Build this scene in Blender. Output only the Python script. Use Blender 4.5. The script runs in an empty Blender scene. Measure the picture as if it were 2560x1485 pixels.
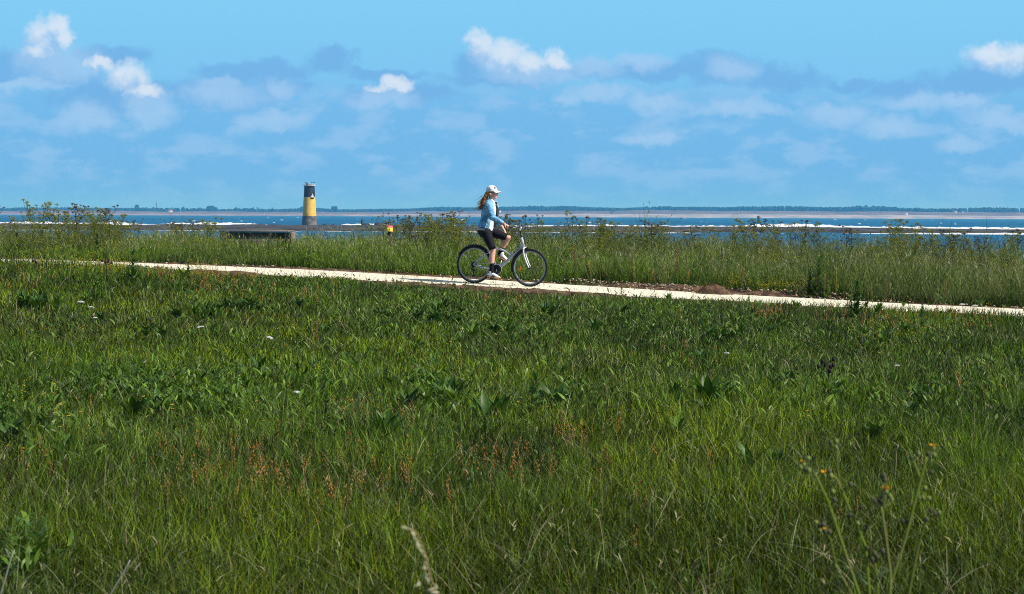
import bpy, bmesh, math, random
import numpy as np
from mathutils import Vector, Matrix, Quaternion

# ------------------------------------------------------------------ camera, world, sun, exposure
SC = bpy.context.scene
COL = SC.collection
R = math.radians
rng = np.random.default_rng(7)
random.seed(7)

F_PX = 5333.0            # focal length in photograph pixels (2560 wide)
HORIZON = 538.0
ROLL = 0.0045
cam_d = bpy.data.cameras.new("camera")
cam = bpy.data.objects.new("camera", cam_d)
COL.objects.link(cam)
cam_d.sensor_width = 36.0
cam_d.lens = 36.0 * F_PX / 2560.0
cam_d.clip_start = 0.1
cam_d.clip_end = 40000.0
cam_d.dof.use_dof = True
cam_d.dof.focus_distance = 38.0
cam_d.dof.aperture_fstop = 10.0
PITCH = math.atan((742.5 - HORIZON) / F_PX)
CAMR = Matrix.Rotation(math.pi / 2 - PITCH, 3, 'X') @ Matrix.Rotation(ROLL, 3, 'Z')
cam.matrix_world = CAMR.to_4x4()
SC.camera = cam
SC.view_settings.view_transform = 'Standard'
SC.view_settings.look = 'None'
SC.view_settings.gamma = 1.0
SC.view_settings.exposure = 0.22
SC.cycles.max_bounces = 6
SC.cycles.diffuse_bounces = 3
SC.cycles.glossy_bounces = 2
SC.cycles.transmission_bounces = 3
SC.cycles.volume_bounces = 0
SC.cycles.transparent_max_bounces = 4
SC.cycles.caustics_reflective = False
SC.cycles.caustics_refractive = False
SC.cycles.use_denoising = True
SC.cycles.denoiser = 'OPENIMAGEDENOISE'
SC.cycles.denoising_input_passes = 'RGB_ALBEDO_NORMAL'
SC.cycles.denoising_prefilter = 'NONE'
SC.cycles.filter_width = 0.95

SUN_EL = 43.0
SUN_DIR = Vector((0.925 * math.cos(R(SUN_EL)), -0.38 * math.cos(R(SUN_EL)), math.sin(R(SUN_EL)))).normalized()
sun_d = bpy.data.lights.new("sun", 'SUN')
sun_d.energy = 5.0
sun_d.angle = R(0.5)
sun_d.color = (1.0, 0.955, 0.87)
sun = bpy.data.objects.new("sun", sun_d)
COL.objects.link(sun)
sun.rotation_euler = SUN_DIR.to_track_quat('Z', 'Y').to_euler()


def lin(r, g, b):
    out = []
    for c in (r, g, b):
        c /= 255.0
        out.append(c / 12.92 if c <= 0.04045 else ((c + 0.055) / 1.055) ** 2.4)
    return tuple(out)


class NT:
    """small node-tree helper"""
    def __init__(self, tree):
        self.t = tree
        tree.nodes.clear()

    def n(self, typ, **kw):
        nd = self.t.nodes.new(typ)
        for k, v in kw.items():
            setattr(nd, k, v)
        return nd

    def put(self, sock, v):
        if isinstance(v, bpy.types.NodeSocket):
            self.t.links.new(v, sock)
        elif isinstance(v, (tuple, list)):
            if sock.type == 'RGBA' and len(v) == 3:
                v = (*v, 1.0)
            sock.default_value = v
        else:
            sock.default_value = v

    def math(self, op, a, b=None, c=None, clamp=False):
        nd = self.n('ShaderNodeMath', operation=op, use_clamp=clamp)
        self.put(nd.inputs[0], a)
        if b is not None:
            self.put(nd.inputs[1], b)
        if c is not None:
            self.put(nd.inputs[2], c)
        return nd.outputs[0]

    def vmath(self, op, a, b=None):
        nd = self.n('ShaderNodeVectorMath', operation=op)
        self.put(nd.inputs[0], a)
        if b is not None:
            self.put(nd.inputs[1], b)
        return nd.outputs['Value'] if op in ('DOT_PRODUCT', 'LENGTH') else nd.outputs['Vector']

    def smooth(self, v, a, b, lo=0.0, hi=1.0):
        nd = self.n('ShaderNodeMapRange', interpolation_type='SMOOTHSTEP')
        self.put(nd.inputs['Value'], v)
        nd.inputs['From Min'].default_value = a
        nd.inputs['From Max'].default_value = b
        nd.inputs['To Min'].default_value = lo
        nd.inputs['To Max'].default_value = hi
        return nd.outputs['Result']

    def mix(self, fac, a, b):
        nd = self.n('ShaderNodeMix', data_type='RGBA')
        self.put(nd.inputs[0], fac)
        self.put(nd.inputs[6], a)
        self.put(nd.inputs[7], b)
        return nd.outputs[2]

    def noise(self, vec, scale, detail=3.0, rough=0.55, dim='3D'):
        nd = self.n('ShaderNodeTexNoise', noise_dimensions=dim)
        if vec is not None:
            self.put(nd.inputs['Vector'], vec)
        nd.inputs['Scale'].default_value = scale
        nd.inputs['Detail'].default_value = detail
        nd.inputs['Roughness'].default_value = rough
        return nd.outputs['Fac']

    def ramp(self, fac, stops):
        nd = self.n('ShaderNodeValToRGB')
        self.put(nd.inputs[0], fac)
        el = nd.color_ramp.elements
        while len(el) < len(stops):
            el.new(0.5)
        for e, (p, c) in zip(el, stops):
            e.position = p
            e.color = (*c, 1.0)
        return nd.outputs[0]


W = bpy.data.worlds.new("World")
SC.world = W
W.use_nodes = True
SKY_STRENGTH = 0.10
LOW_GAIN = 0.86


def build_world():
    k = NT(W.node_tree)
    out = k.n('ShaderNodeOutputWorld')
    bg = k.n('ShaderNodeBackground')
    k.t.links.new(bg.outputs[0], out.inputs[0])
    bg.inputs['Strength'].default_value = SKY_STRENGTH
    sky = k.n('ShaderNodeTexSky', sky_type='NISHITA')
    sky.sun_disc = False
    sky.sun_elevation = R(SUN_EL)
    sky.sun_rotation = math.atan2(SUN_DIR.x, SUN_DIR.y)
    sky.air_density = 1.0
    sky.dust_density = 0.4
    sky.ozone_density = 2.0
    tc = k.n('ShaderNodeTexCoord')
    sep = k.n('ShaderNodeSeparateXYZ')
    k.t.links.new(tc.outputs['Generated'], sep.inputs[0])
    yy = k.math('MAXIMUM', k.math('ABSOLUTE', sep.outputs[1]), 0.12)
    u = k.math('DIVIDE', sep.outputs[0], yy)
    e = k.math('DIVIDE', sep.outputs[2], yy)
    # sky angles in units of 1/1000 of the focal length
    U = k.math('MULTIPLY', u, 5.333)
    E = k.math('MULTIPLY', e, 5.333)
    comb = k.n('ShaderNodeCombineXYZ')
    k.put(comb.inputs[0], U)
    k.put(comb.inputs[1], E)
    P0 = comb.outputs[0]
    # domain warp gives the clouds their ragged, billowing outline
    nz = k.n('ShaderNodeTexNoise', noise_dimensions='2D')
    k.put(nz.inputs['Vector'], P0)
    nz.inputs['Scale'].default_value = 11.0
    nz.inputs['Detail'].default_value = 7.0
    nz.inputs['Roughness'].default_value = 0.62
    warp = k.vmath('SUBTRACT', nz.outputs['Color'], (0.5, 0.5, 0.5))
    sc_ = k.n('ShaderNodeVectorMath', operation='MULTIPLY')
    k.put(sc_.inputs[0], warp)
    sc_.inputs[1].default_value = (0.080, 0.070, 0.0)
    P = k.vmath('ADD', P0, sc_.outputs[0])

    def blobs(lst, P=P):
        acc = None
        for (x, y, rx, ry) in lst:
            cx, cy = (x - 1280) / 1000.0, (538 + 0.0045 * (x - 1280) - y) / 1000.0
            d = k.vmath('SUBTRACT', P, (cx, cy, 0.0))
            m = k.n('ShaderNodeVectorMath', operation='MULTIPLY')
            k.put(m.inputs[0], d)
            m.inputs[1].default_value = (900.0 / rx, 900.0 / ry, 0.0)
            q = k.vmath('DOT_PRODUCT', m.outputs[0], m.outputs[0])
            v = k.math('SUBTRACT', 1.0, q)
            acc = v if acc is None else k.math('SMOOTH_MAX', acc, v, 0.15)
        return acc

    BR = [(108, 92, 46, 44), (90, 128, 34, 24), (140, 66, 30, 30), (160, 90, 26, 30), (255, 164, 30, 20), (318, 200, 52, 40), (350, 232, 46, 22),
          (985, 214, 40, 22), (955, 224, 40, 15), (1200, 118, 40, 36), (1255, 146, 62, 40), (1320, 162, 56, 30), (1385, 152, 34, 26), (2470, 146, 60, 30), (2530, 150, 60, 36)]
    bright = blobs(BR)
    offs = k.vmath('ADD', P, (0.016, 0.020, 0.0))
    lit = k.smooth(k.math('ADD', k.math('SUBTRACT', bright, blobs(BR, offs)), k.math('MULTIPLY', k.math('SUBTRACT', k.noise(P0, 20.0, 4.0, 0.6, '2D'), 0.5), 2.0)), -0.75, 0.75)
    pale = blobs([(372, 262, 56, 28), (200, 170, 60, 30), (60, 212, 100, 14), (545, 210, 55, 14), (1600, 158, 66, 20), (2400, 252, 60, 18), (1418, 248, 34, 18), (1330, 190, 110, 22), (120, 150, 70, 30), (150, 160, 100, 46), (705, 220, 36, 24), (385, 286, 60, 34), (560, 240, 100, 32), (1825, 170, 60, 30), (1480, 170, 70, 24), (2090, 292, 90, 26), (2210, 318, 70, 30),
                  (1500, 232, 90, 22), (1630, 262, 60, 22), (690, 300, 90, 20), (215, 290, 60, 36), (960, 250, 90, 22), (2290, 260, 70, 26), (1850, 275, 120, 16), (2520, 300, 80, 24), (1620, 345, 80, 16), (2400, 360, 60, 20)])
    grey = blobs([(40, 170, 140, 34), (275, 140, 92, 22), (640, 178, 150, 26), (825, 152, 70, 30), (960, 188, 100, 16), (1250, 196, 150, 22), (1165, 160, 46, 34),
                  (1480, 180, 110, 18), (1640, 180, 130, 22), (1800, 172, 110, 42), (1950, 200, 100, 32), (2110, 214, 60, 12), (2240, 225, 70, 24),
                  (2440, 205, 150, 36), (560, 235, 130, 42), (300, 240, 160, 40), (150, 196, 130, 18), (1000, 235, 130, 24), (700, 215, 70, 22)])
    fine = k.noise(P0, 24.0, 5.0, 0.58, '2D')
    fz = k.math('MULTIPLY', k.math('SUBTRACT', fine, 0.5), 1.2)
    a_bright = k.smooth(k.math('ADD', bright, fz), -0.55, 0.95)
    a_pale = k.smooth(k.math('ADD', pale, fz), -0.7, 1.2)
    a_grey = k.smooth(k.math('ADD', grey, fz), -0.5, 0.8)
    # the hazy far cloud deck low over the sea
    st = k.n('ShaderNodeVectorMath', operation='MULTIPLY')
    k.put(st.inputs[0], P0)
    st.inputs[1].default_value = (1.0, 2.3, 0.0)
    deck = k.noise(st.outputs[0], 6.5, 6.0, 0.58, '2D')
    deck_m = k.math('MULTIPLY', k.smooth(E, 0.0, 0.16, 0.25, 1.0), k.smooth(E, 0.37, 0.27))
    a_deck = k.math('MULTIPLY', k.smooth(deck, 0.44, 0.66), deck_m)
    grad = k.ramp(k.math('DIVIDE', E, 0.56), [(0.0, lin(116, 186, 235)), (0.22, lin(113, 183, 235)), (0.45, lin(118, 189, 238)), (0.62, lin(126, 198, 243)), (1.0, lin(131, 205, 247))])
    c = k.mix(k.math('MULTIPLY', k.smooth(E, 0.37, 0.27), 0.45), grad, lin(112, 178, 233))
    c = k.mix(k.math('MULTIPLY', a_deck, 0.65), c, lin(150, 197, 240))
    c = k.mix(k.math('MULTIPLY', a_grey, 0.85), c, lin(114, 176, 231))
    c = k.mix(k.math('MULTIPLY', a_pale, 0.80), c, lin(162, 203, 242))
    c = k.mix(k.math('MULTIPLY', a_bright, 0.90), c, k.mix(lit, lin(152, 195, 238), lin(217, 231, 247)))
    g = k.n('ShaderNodeVectorMath', operation='SCALE')
    k.put(g.inputs[0], c)
    g.inputs['Scale'].default_value = LOW_GAIN / SKY_STRENGTH
    up = k.smooth(e, 0.13, 0.5)
    col = k.mix(up, g.outputs[0], sky.outputs[0])
    k.put(bg.inputs['Color'], col)


build_world()

# ------------------------------------------------------------------ helpers


def tag(o, label=None, cat=None, group=None, kind=None):
    if label:
        o['label'] = label
    if cat:
        o['category'] = cat
    if group:
        o['group'] = group
    if kind:
        o['kind'] = kind
    return o


def empty(name, loc=(0, 0, 0), mat=None):
    o = bpy.data.objects.new(name, None)
    COL.objects.link(o)
    o.empty_display_size = 0.1
    if mat is not None:
        o.matrix_world = mat
    else:
        o.location = loc
    return o


def link(name, me, parent=None):
    o = bpy.data.objects.new(name, me)
    COL.objects.link(o)
    if parent is not None:
        o.parent = parent
    return o


def copy_tree(o, parent=None):
    c = o.copy()
    COL.objects.link(c)
    c.parent = parent
    for ch in list(o.children):
        copy_tree(ch, c)
    return c


def lattice(ix, iy, seed):
    h = (ix.astype(np.int64) * 374761393 + iy.astype(np.int64) * 668265263 + seed * 974634421) & 0xFFFFFFFF
    h = ((h ^ (h >> 13)) * 1274126177) & 0xFFFFFFFF
    h = h ^ (h >> 16)
    return (h & 0xFFFF) / 65535.0


def vnoise(x, y, seed=0):
    x = np.asarray(x, float)
    y = np.asarray(y, float)
    ix, iy = np.floor(x), np.floor(y)
    fx, fy = x - ix, y - iy
    fx = fx * fx * (3 - 2 * fx)
    fy = fy * fy * (3 - 2 * fy)
    a = lattice(ix, iy, seed)
    b = lattice(ix + 1, iy, seed)
    c = lattice(ix, iy + 1, seed)
    d = lattice(ix + 1, iy + 1, seed)
    return (a * (1 - fx) + b * fx) * (1 - fy) + (c * (1 - fx) + d * fx) * fy


def fbm(x, y, seed=0, oct_=4):
    s, a, t = 0.0, 0.5, 0.0
    for i in range(oct_):
        s = s + a * vnoise(np.asarray(x) * 2 ** i, np.asarray(y) * 2 ** i, seed + i * 17)
        t += a
        a *= 0.5
    return s / t


def sstep(a, b, x):
    t = np.clip((np.asarray(x, float) - a) / (b - a), 0, 1)
    return t * t * (3 - 2 * t)


# path frame: t runs along the path (to the right and nearer), n across it (away from the camera)
YAW = R(18.0)
CT, ST = math.cos(YAW), math.sin(YAW)
P0X, P0Y = -0.3, 40.0


def tn(x, y):
    dx, dy = np.asarray(x, float) - P0X, np.asarray(y, float) - P0Y
    return dx * CT - dy * ST, dx * ST + dy * CT


def xy(t, n):
    return P0X + t * CT + n * ST, P0Y - t * ST + n * CT


def ground(x, y):
    """terrain height; the camera is at 0"""
    x = np.asarray(x, float)
    y = np.asarray(y, float)
    t, n = tn(x, y)
    tc = np.clip(t, -11, 10.5)
    zp = -1.302 - 0.04265 * tc - 0.000267 * tc * tc + 0.00008 * tc ** 3 - 0.02 * (np.clip(t, -24, 24) - tc)
    g = -0.010 + 0.027 * sstep(-8.5, -3.5, tc)
    zfar = zp + g * np.clip(n, -40, 16)
    znear = -1.62 - 0.006 * x
    w = sstep(-27, -2.0, n)
    z = zfar * w + znear * (1 - w)
    bump = (fbm(x * 0.35, y * 0.35, 3, 3) - 0.5) * 0.16 + (fbm(x * 1.6, y * 1.6, 9, 3) - 0.5) * 0.05
    z = z + bump * sstep(1.1, 2.6, np.abs(n))
    drop = sstep(15, 46, n)
    z = z * (1 - drop) + (-7.5) * drop
    return z


def pix_dir(px, py):
    px = np.asarray(px, float)
    py = np.asarray(py, float)
    c = np.stack([(px - 1280) / F_PX, (742.5 - py) / F_PX, -np.ones_like(px)], -1)
    M = np.array(CAMR)
    return c @ M.T


def at(px, py, depth):
    d = pix_dir(px, py)
    return Vector(d / d[..., 1:2] * depth)


def hit(px, py, it=40):
    """ground point under photograph pixels"""
    d = pix_dir(px, py)
    y = np.full(np.shape(px), 18.0)
    a, b = d[..., 0] / d[..., 1], d[..., 2] / d[..., 1]
    for _ in range(it):
        z = ground(a * y, y)
        y = 0.5 * y + 0.5 * np.clip(z / np.minimum(b, -1e-4), 3.0, 64.0)
    return np.stack([a * y, y, ground(a * y, y)], -1)


class Bag:
    """collects vertices, faces and vertex colours for ONE mesh"""
    def __init__(self):
        self.V, self.Q, self.T, self.C, self.n = [], [], [], [], 0

    def add(self, V, Q=None, T=None, C=(0.5, 0.5, 0.5)):
        V = np.asarray(V, np.float32).reshape(-1, 3)
        m = len(V)
        if Q is not None and len(Q):
            self.Q.append(np.asarray(Q, np.int64).reshape(-1, 4) + self.n)
        if T is not None and len(T):
            self.T.append(np.asarray(T, np.int64).reshape(-1, 3) + self.n)
        C = np.asarray(C, np.float32)
        if C.ndim == 1:
            C = np.tile(C, (m, 1))
        self.C.append(C)
        self.V.append(V)
        self.n += m

    def mesh(self, name, mats, smooth=False):
        V = np.concatenate(self.V)
        C = np.concatenate(self.C)
        Q = np.concatenate(self.Q) if self.Q else np.zeros((0, 4), np.int64)
        T = np.concatenate(self.T) if self.T else np.zeros((0, 3), np.int64)
        me = bpy.data.meshes.new(name)
        me.vertices.add(len(V))
        me.vertices.foreach_set('co', V.ravel())
        nl = Q.size + T.size
        me.loops.add(nl)
        me.loops.foreach_set('vertex_index', np.concatenate([Q.ravel(), T.ravel()]).astype(np.int32))
        me.polygons.add(len(Q) + len(T))
        st = np.concatenate([np.arange(len(Q)) * 4, Q.size + np.arange(len(T)) * 3]).astype(np.int32)
        me.polygons.foreach_set('loop_start', st)
        if smooth:
            me.polygons.foreach_set('use_smooth', np.ones(len(st), bool))
        me.update(calc_edges=True)
        at_ = me.attributes.new('col', 'FLOAT_COLOR', 'POINT')
        at_.data.foreach_set('color', np.concatenate([C, np.ones((len(C), 1), np.float32)], 1).ravel())
        for m in (mats if isinstance(mats, (list, tuple)) else [mats]):
            me.materials.append(m)
        return me

    def obj(self, name, mats, parent=None, smooth=False):
        return link(name, self.mesh(name, mats, smooth), parent)


def tube(bag, pts, rad, sides=6, C=(0.5, 0.5, 0.5), closed=False, cap=True):
    pts = np.asarray(pts, float)
    m = len(pts)
    rad = np.full(m, rad) if np.isscalar(rad) else np.asarray(rad, float)
    tg = np.gradient(pts, axis=0) if not closed else np.roll(pts, -1, 0) - np.roll(pts, 1, 0)
    tg /= np.linalg.norm(tg, axis=1, keepdims=True) + 1e-12
    ref = np.eye(3)[int(np.argmin(np.abs(tg).max(0) + np.array([0.002, 0.001, 0.0])))]
    a = np.cross(tg, ref)
    a /= np.linalg.norm(a, axis=1, keepdims=True) + 1e-12
    b = np.cross(tg, a)
    ang = np.arange(sides) * 2 * np.pi / sides
    ring = (a[:, None, :] * np.cos(ang)[None, :, None] + b[:, None, :] * np.sin(ang)[None, :, None]) * rad[:, None, None]
    V = (pts[:, None, :] + ring).reshape(-1, 3)
    Q = []
    for i in range(m if closed else m - 1):
        j = (i + 1) % m
        for s in range(sides):
            s2 = (s + 1) % sides
            Q.append((i * sides + s, i * sides + s2, j * sides + s2, j * sides + s))
    T = []
    if cap and not closed:
        V = np.concatenate([V, pts[[0]], pts[[-1]]])
        for s in range(sides):
            s2 = (s + 1) % sides
            T.append((m * sides, s2, s))
            T.append((m * sides + 1, (m - 1) * sides + s, (m - 1) * sides + s2))
    bag.add(V, Q, T, C)


def box(bag, c, size, rot=None, C=(0.5, 0.5, 0.5)):
    s = np.array([[x, y, z] for x in (-.5, .5) for y in (-.5, .5) for z in (-.5, .5)]) * np.asarray(size)
    if rot is not None:
        s = s @ np.array(rot).T
    bag.add(s + np.asarray(c), [(0, 1, 3, 2), (4, 6, 7, 5), (0, 4, 5, 1), (2, 3, 7, 6), (0, 2, 6, 4), (1, 5, 7, 3)], None, C)


def lathe(bag, prof, c=(0, 0, 0), sides=32, C=(0.5, 0.5, 0.5), sx=1.0, sy=1.0):
    prof = np.asarray(prof, float)
    ang = np.arange(sides) * 2 * np.pi / sides
    V = np.stack([prof[:, 0:1] * np.cos(ang) * sx, prof[:, 0:1] * np.sin(ang) * sy, np.repeat(prof[:, 1:2], sides, 1)], -1)
    Q = []
    for i in range(len(prof) - 1):
        for s in range(sides):
            s2 = (s + 1) % sides
            Q.append((i * sides + s, i * sides + s2, (i + 1) * sides + s2, (i + 1) * sides + s))
    bag.add(V.reshape(-1, 3) + np.asarray(c), Q, None, C)


def ellipsoid(bag, c, r, C=(0.5, 0.5, 0.5), rot=None, nu=14, nv=9):
    th = np.linspace(0, np.pi, nv)
    ph = np.arange(nu) * 2 * np.pi / nu
    V = np.stack([np.sin(th)[:, None] * np.cos(ph), np.sin(th)[:, None] * np.sin(ph), np.repeat(np.cos(th)[:, None], nu, 1)], -1).reshape(-1, 3) * np.asarray(r)
    if rot is not None:
        V = V @ np.array(rot).T
    Q = []
    for i in range(nv - 1):
        for s in range(nu):
            s2 = (s + 1) % nu
            Q.append((i * nu + s, (i + 1) * nu + s, (i + 1) * nu + s2, i * nu + s2))
    bag.add(V + np.asarray(c), Q, None, C)


def blades(bag, P, H, Wd, az, lean, curve, face, C, prof=(1.0, 0.85, 0.55, 0.0)):
    """grass blades, all arrays of length N; flat ribbons with a pointed tip"""
    P = np.asarray(P, float)
    N = len(P)
    S = len(prof)
    H, Wd, az, lean, curve, face = (np.broadcast_to(np.asarray(v, float), (N,)) for v in (H, Wd, az, lean, curve, face))
    d = np.stack([np.cos(az), np.sin(az), np.zeros(N)], -1)
    wv = np.stack([np.cos(face), np.sin(face), np.zeros(N)], -1)
    V = np.zeros((N, 2 * S - 1, 3))
    for k in range(S):
        s = k / (S - 1)
        off = (lean * s + curve * s * s) * H
        z = H * (s - 0.38 * np.abs(curve) * s * s * s - 0.25 * lean * lean * s)
        c = P + d * off[:, None]
        c[:, 2] += z
        if k < S - 1:
            h = wv * (Wd * prof[k] * 0.5)[:, None]
            V[:, 2 * k] = c - h
            V[:, 2 * k + 1] = c + h
        else:
            V[:, 2 * k] = c
    base = (np.arange(N) * (2 * S - 1))[:, None]
    Q = np.concatenate([base + np.array([2 * k, 2 * k + 1, 2 * k + 3, 2 * k + 2]) for k in range(S - 2)], 0)
    T = base + np.array([2 * S - 4, 2 * S - 3, 2 * S - 2])
    C = np.asarray(C, np.float32)
    if C.ndim == 1:
        C = np.tile(C, (N, 1))
    bag.add(V.reshape(-1, 3), Q, T, np.repeat(C, 2 * S - 1, 0))
    return V[:, 2 * S - 2]


def seeds(bag, P, rx, rz, C):
    """small octahedra: seeds, florets, buds"""
    P = np.asarray(P, float)
    N = len(P)
    rx = np.broadcast_to(np.asarray(rx, float), (N,))
    rz = np.broadcast_to(np.asarray(rz, float), (N,))
    o = np.array([[1, 0, 0], [0, 1, 0], [-1, 0, 0], [0, -1, 0], [0, 0, 1], [0, 0, -1]], float)
    V = P[:, None, :] + o[None] * np.stack([rx, rx, rz], -1)[:, None, :]
    f = np.array([[0, 1, 4], [1, 2, 4], [2, 3, 4], [3, 0, 4], [1, 0, 5], [2, 1, 5], [3, 2, 5], [0, 3, 5]])
    T = ((np.arange(N) * 6)[:, None, None] + f[None]).reshape(-1, 3)
    C = np.asarray(C, np.float32)
    if C.ndim == 1:
        C = np.tile(C, (N, 1))
    bag.add(V.reshape(-1, 3), None, T, np.repeat(C, 6, 0))


def leaf(bag, base, az, length, width, rise, droop, C, fold=0.25, prof=(0.12, 0.6, 1.0, 0.9, 0.55, 0.0), wave=0.0, rg=random):
    """one broad leaf with a midrib fold, arching outwards from base"""
    S = len(prof)
    d = np.array([math.cos(az), math.sin(az), 0])
    w = np.array([-math.sin(az), math.cos(az), 0])
    V, Cs = [], []
    p = np.array(base, float)
    el = rise
    C = np.asarray(C, float)
    for k in range(S):
        hw = width * 0.5 * prof[k]
        up = np.array([0, 0, 1.0]) * math.cos(el) - d * math.sin(el)
        jit = wave * width * rg.uniform(-1, 1)
        V += [p - w * hw + up * (hw * fold + jit), p, p + w * hw + up * (hw * fold - jit)]
        Cs += [C, C * 1.25 + 0.01, C]
        st = length / (S - 1)
        p = p + (d * math.cos(el) + np.array([0, 0, 1.0]) * math.sin(el)) * st
        el -= droop / (S - 1)
    Q = []
    for k in range(S - 1):
        a = 3 * k
        Q += [(a, a + 1, a + 4, a + 3), (a + 1, a + 2, a + 5, a + 4)]
    bag.add(V, Q, None, np.array(Cs))


MATS = {}


def mat(name, color=(0.5, 0.5, 0.5), rough=0.6, spec=0.4, metal=0.0, noise=0.0, nscale=20.0, bump=0.0, bscale=60.0, attr=False, color2=None, detail=4.0):
    if name in MATS:
        return MATS[name]
    m = bpy.data.materials.new(name)
    m.use_nodes = True
    k = NT(m.node_tree)
    out = k.n('ShaderNodeOutputMaterial')
    b = k.n('ShaderNodeBsdfPrincipled')
    k.t.links.new(b.outputs[0], out.inputs[0])
    b.inputs['Roughness'].default_value = rough
    b.inputs['Specular IOR Level'].default_value = spec
    b.inputs['Metallic'].default_value = metal
    tc = k.n('ShaderNodeTexCoord')
    base = color
    if attr:
        base = k.n('ShaderNodeAttribute', attribute_name='col').outputs['Color']
    if color2 is not None:
        f = k.smooth(k.noise(tc.outputs['Object'], nscale, detail), 0.38, 0.62)
        base = k.mix(f, color, color2)
    elif noise > 0:
        f = k.noise(tc.outputs['Object'], nscale, detail)
        v = k.math('ADD', k.math('MULTIPLY', k.math('SUBTRACT', f, 0.5), 2.0 * noise), 1.0)
        sc2 = k.n('ShaderNodeVectorMath', operation='SCALE')
        k.put(sc2.inputs[0], base)
        k.put(sc2.inputs['Scale'], v)
        base = sc2.outputs[0]
    k.put(b.inputs['Base Color'], base)
    if bump > 0:
        bn = k.n('ShaderNodeBump')
        bn.inputs['Strength'].default_value = bump
        bn.inputs['Distance'].default_value = 0.02
        k.put(bn.inputs['Height'], k.noise(tc.outputs['Object'], bscale, 4.0))
        k.t.links.new(bn.outputs[0], b.inputs['Normal'])
    MATS[name] = m
    return m


def foliage_mat(name, trans=0.3, rough=0.55, spec=0.25, gain=1.0):
    m = bpy.data.materials.new(name)
    m.use_nodes = True
    k = NT(m.node_tree)
    out = k.n('ShaderNodeOutputMaterial')
    a = k.n('ShaderNodeAttribute', attribute_name='col').outputs['Color']
    b = k.n('ShaderNodeBsdfPrincipled')
    b.inputs['Roughness'].default_value = rough
    b.inputs['Specular IOR Level'].default_value = spec
    k.put(b.inputs['Base Color'], a)
    tr = k.n('ShaderNodeBsdfTranslucent')
    g = k.n('ShaderNodeVectorMath', operation='MULTIPLY')
    k.put(g.inputs[0], a)
    g.inputs[1].default_value = (1.2 * gain, 1.2 * gain, 0.4 * gain)
    k.put(tr.inputs['Color'], g.outputs[0])
    mx = k.n('ShaderNodeMixShader')
    mx.inputs[0].default_value = trans
    k.t.links.new(b.outputs[0], mx.inputs[1])
    k.t.links.new(tr.outputs[0], mx.inputs[2])
    k.t.links.new(mx.outputs[0], out.inputs[0])
    return m


M_GRASS = foliage_mat('grass_blades', 0.25, 0.5, 0.10)
M_LEAF = foliage_mat('broad_leaves', 0.22, 0.42, 0.18)
M_DRY = mat('dry_stems', rough=0.8, spec=0.15, attr=True)
# ------------------------------------------------------------------ ground, path, soil


def sheet(name, X, Y, Z, m, smooth=True):
    ny, nx = X.shape
    b = Bag()
    i = np.arange(nx * ny).reshape(ny, nx)
    Q = np.stack([i[:-1, :-1], i[:-1, 1:], i[1:, 1:], i[1:, :-1]], -1).reshape(-1, 4)
    b.add(np.stack([X, Y, Z], -1).reshape(-1, 3), Q)
    return b.obj(name, m, smooth=smooth)


def ground_mat():
    m = bpy.data.materials.new('meadow_soil')
    m.use_nodes = True
    k = NT(m.node_tree)
    out = k.n('ShaderNodeOutputMaterial')
    b = k.n('ShaderNodeBsdfPrincipled')
    k.t.links.new(b.outputs[0], out.inputs[0])
    b.inputs['Roughness'].default_value = 0.95
    b.inputs['Specular IOR Level'].default_value = 0.1
    tc = k.n('ShaderNodeTexCoord')
    f = k.noise(tc.outputs['Object'], 9.0, 6.0, 0.65)
    c = k.ramp(f, [(0.3, (0.030, 0.035, 0.014)), (0.52, (0.052, 0.058, 0.020)), (0.7, (0.085, 0.070, 0.034))])
    k.put(b.inputs['Base Color'], c)
    bn = k.n('ShaderNodeBump')
    bn.inputs['Strength'].default_value = 0.8
    bn.inputs['Distance'].default_value = 0.03
    k.put(bn.inputs['Height'], k.noise(tc.outputs['Object'], 40.0, 4.0))
    k.t.links.new(bn.outputs[0], b.inputs['Normal'])
    return m


xs = np.concatenate([np.linspace(-140, -26, 40), np.linspace(-25, 25, 301), np.linspace(26, 140, 40)])
ys = np.concatenate([np.linspace(-40, 2, 22), np.linspace(3, 62, 340), np.linspace(63, 130, 50)])
X, Y = np.meshgrid(xs, ys)
tag(sheet('ground', X, Y, ground(X, Y), ground_mat()), kind='structure')

PATH_HALF = 1.04


def path_mat():
    m = bpy.data.materials.new('crushed_limestone')
    m.use_nodes = True
    k = NT(m.node_tree)
    out = k.n('ShaderNodeOutputMaterial')
    b = k.n('ShaderNodeBsdfPrincipled')
    k.t.links.new(b.outputs[0], out.inputs[0])
    b.inputs['Roughness'].default_value = 0.95
    b.inputs['Specular IOR Level'].default_value = 0.1
    tc = k.n('ShaderNodeTexCoord')
    f = k.noise(tc.outputs['Object'], 3.0, 7.0, 0.7)
    c = k.ramp(f, [(0.3, (0.68, 0.60, 0.43)), (0.55, (0.80, 0.73, 0.55)), (0.75, (0.85, 0.80, 0.64))])
    sp = k.smooth(k.noise(tc.outputs['Object'], 55.0, 2.0, 0.5), 0.62, 0.70)
    c = k.mix(k.math('MULTIPLY', sp, 0.5), c, (0.50, 0.42, 0.30))
    k.put(b.inputs['Base Color'], c)
    bn = k.n('ShaderNodeBump')
    bn.inputs['Strength'].default_value = 0.5
    bn.inputs['Distance'].default_value = 0.015
    k.put(bn.inputs['Height'], k.noise(tc.outputs['Object'], 70.0, 3.0))
    k.t.links.new(bn.outputs[0], b.inputs['Normal'])
    return m


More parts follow.
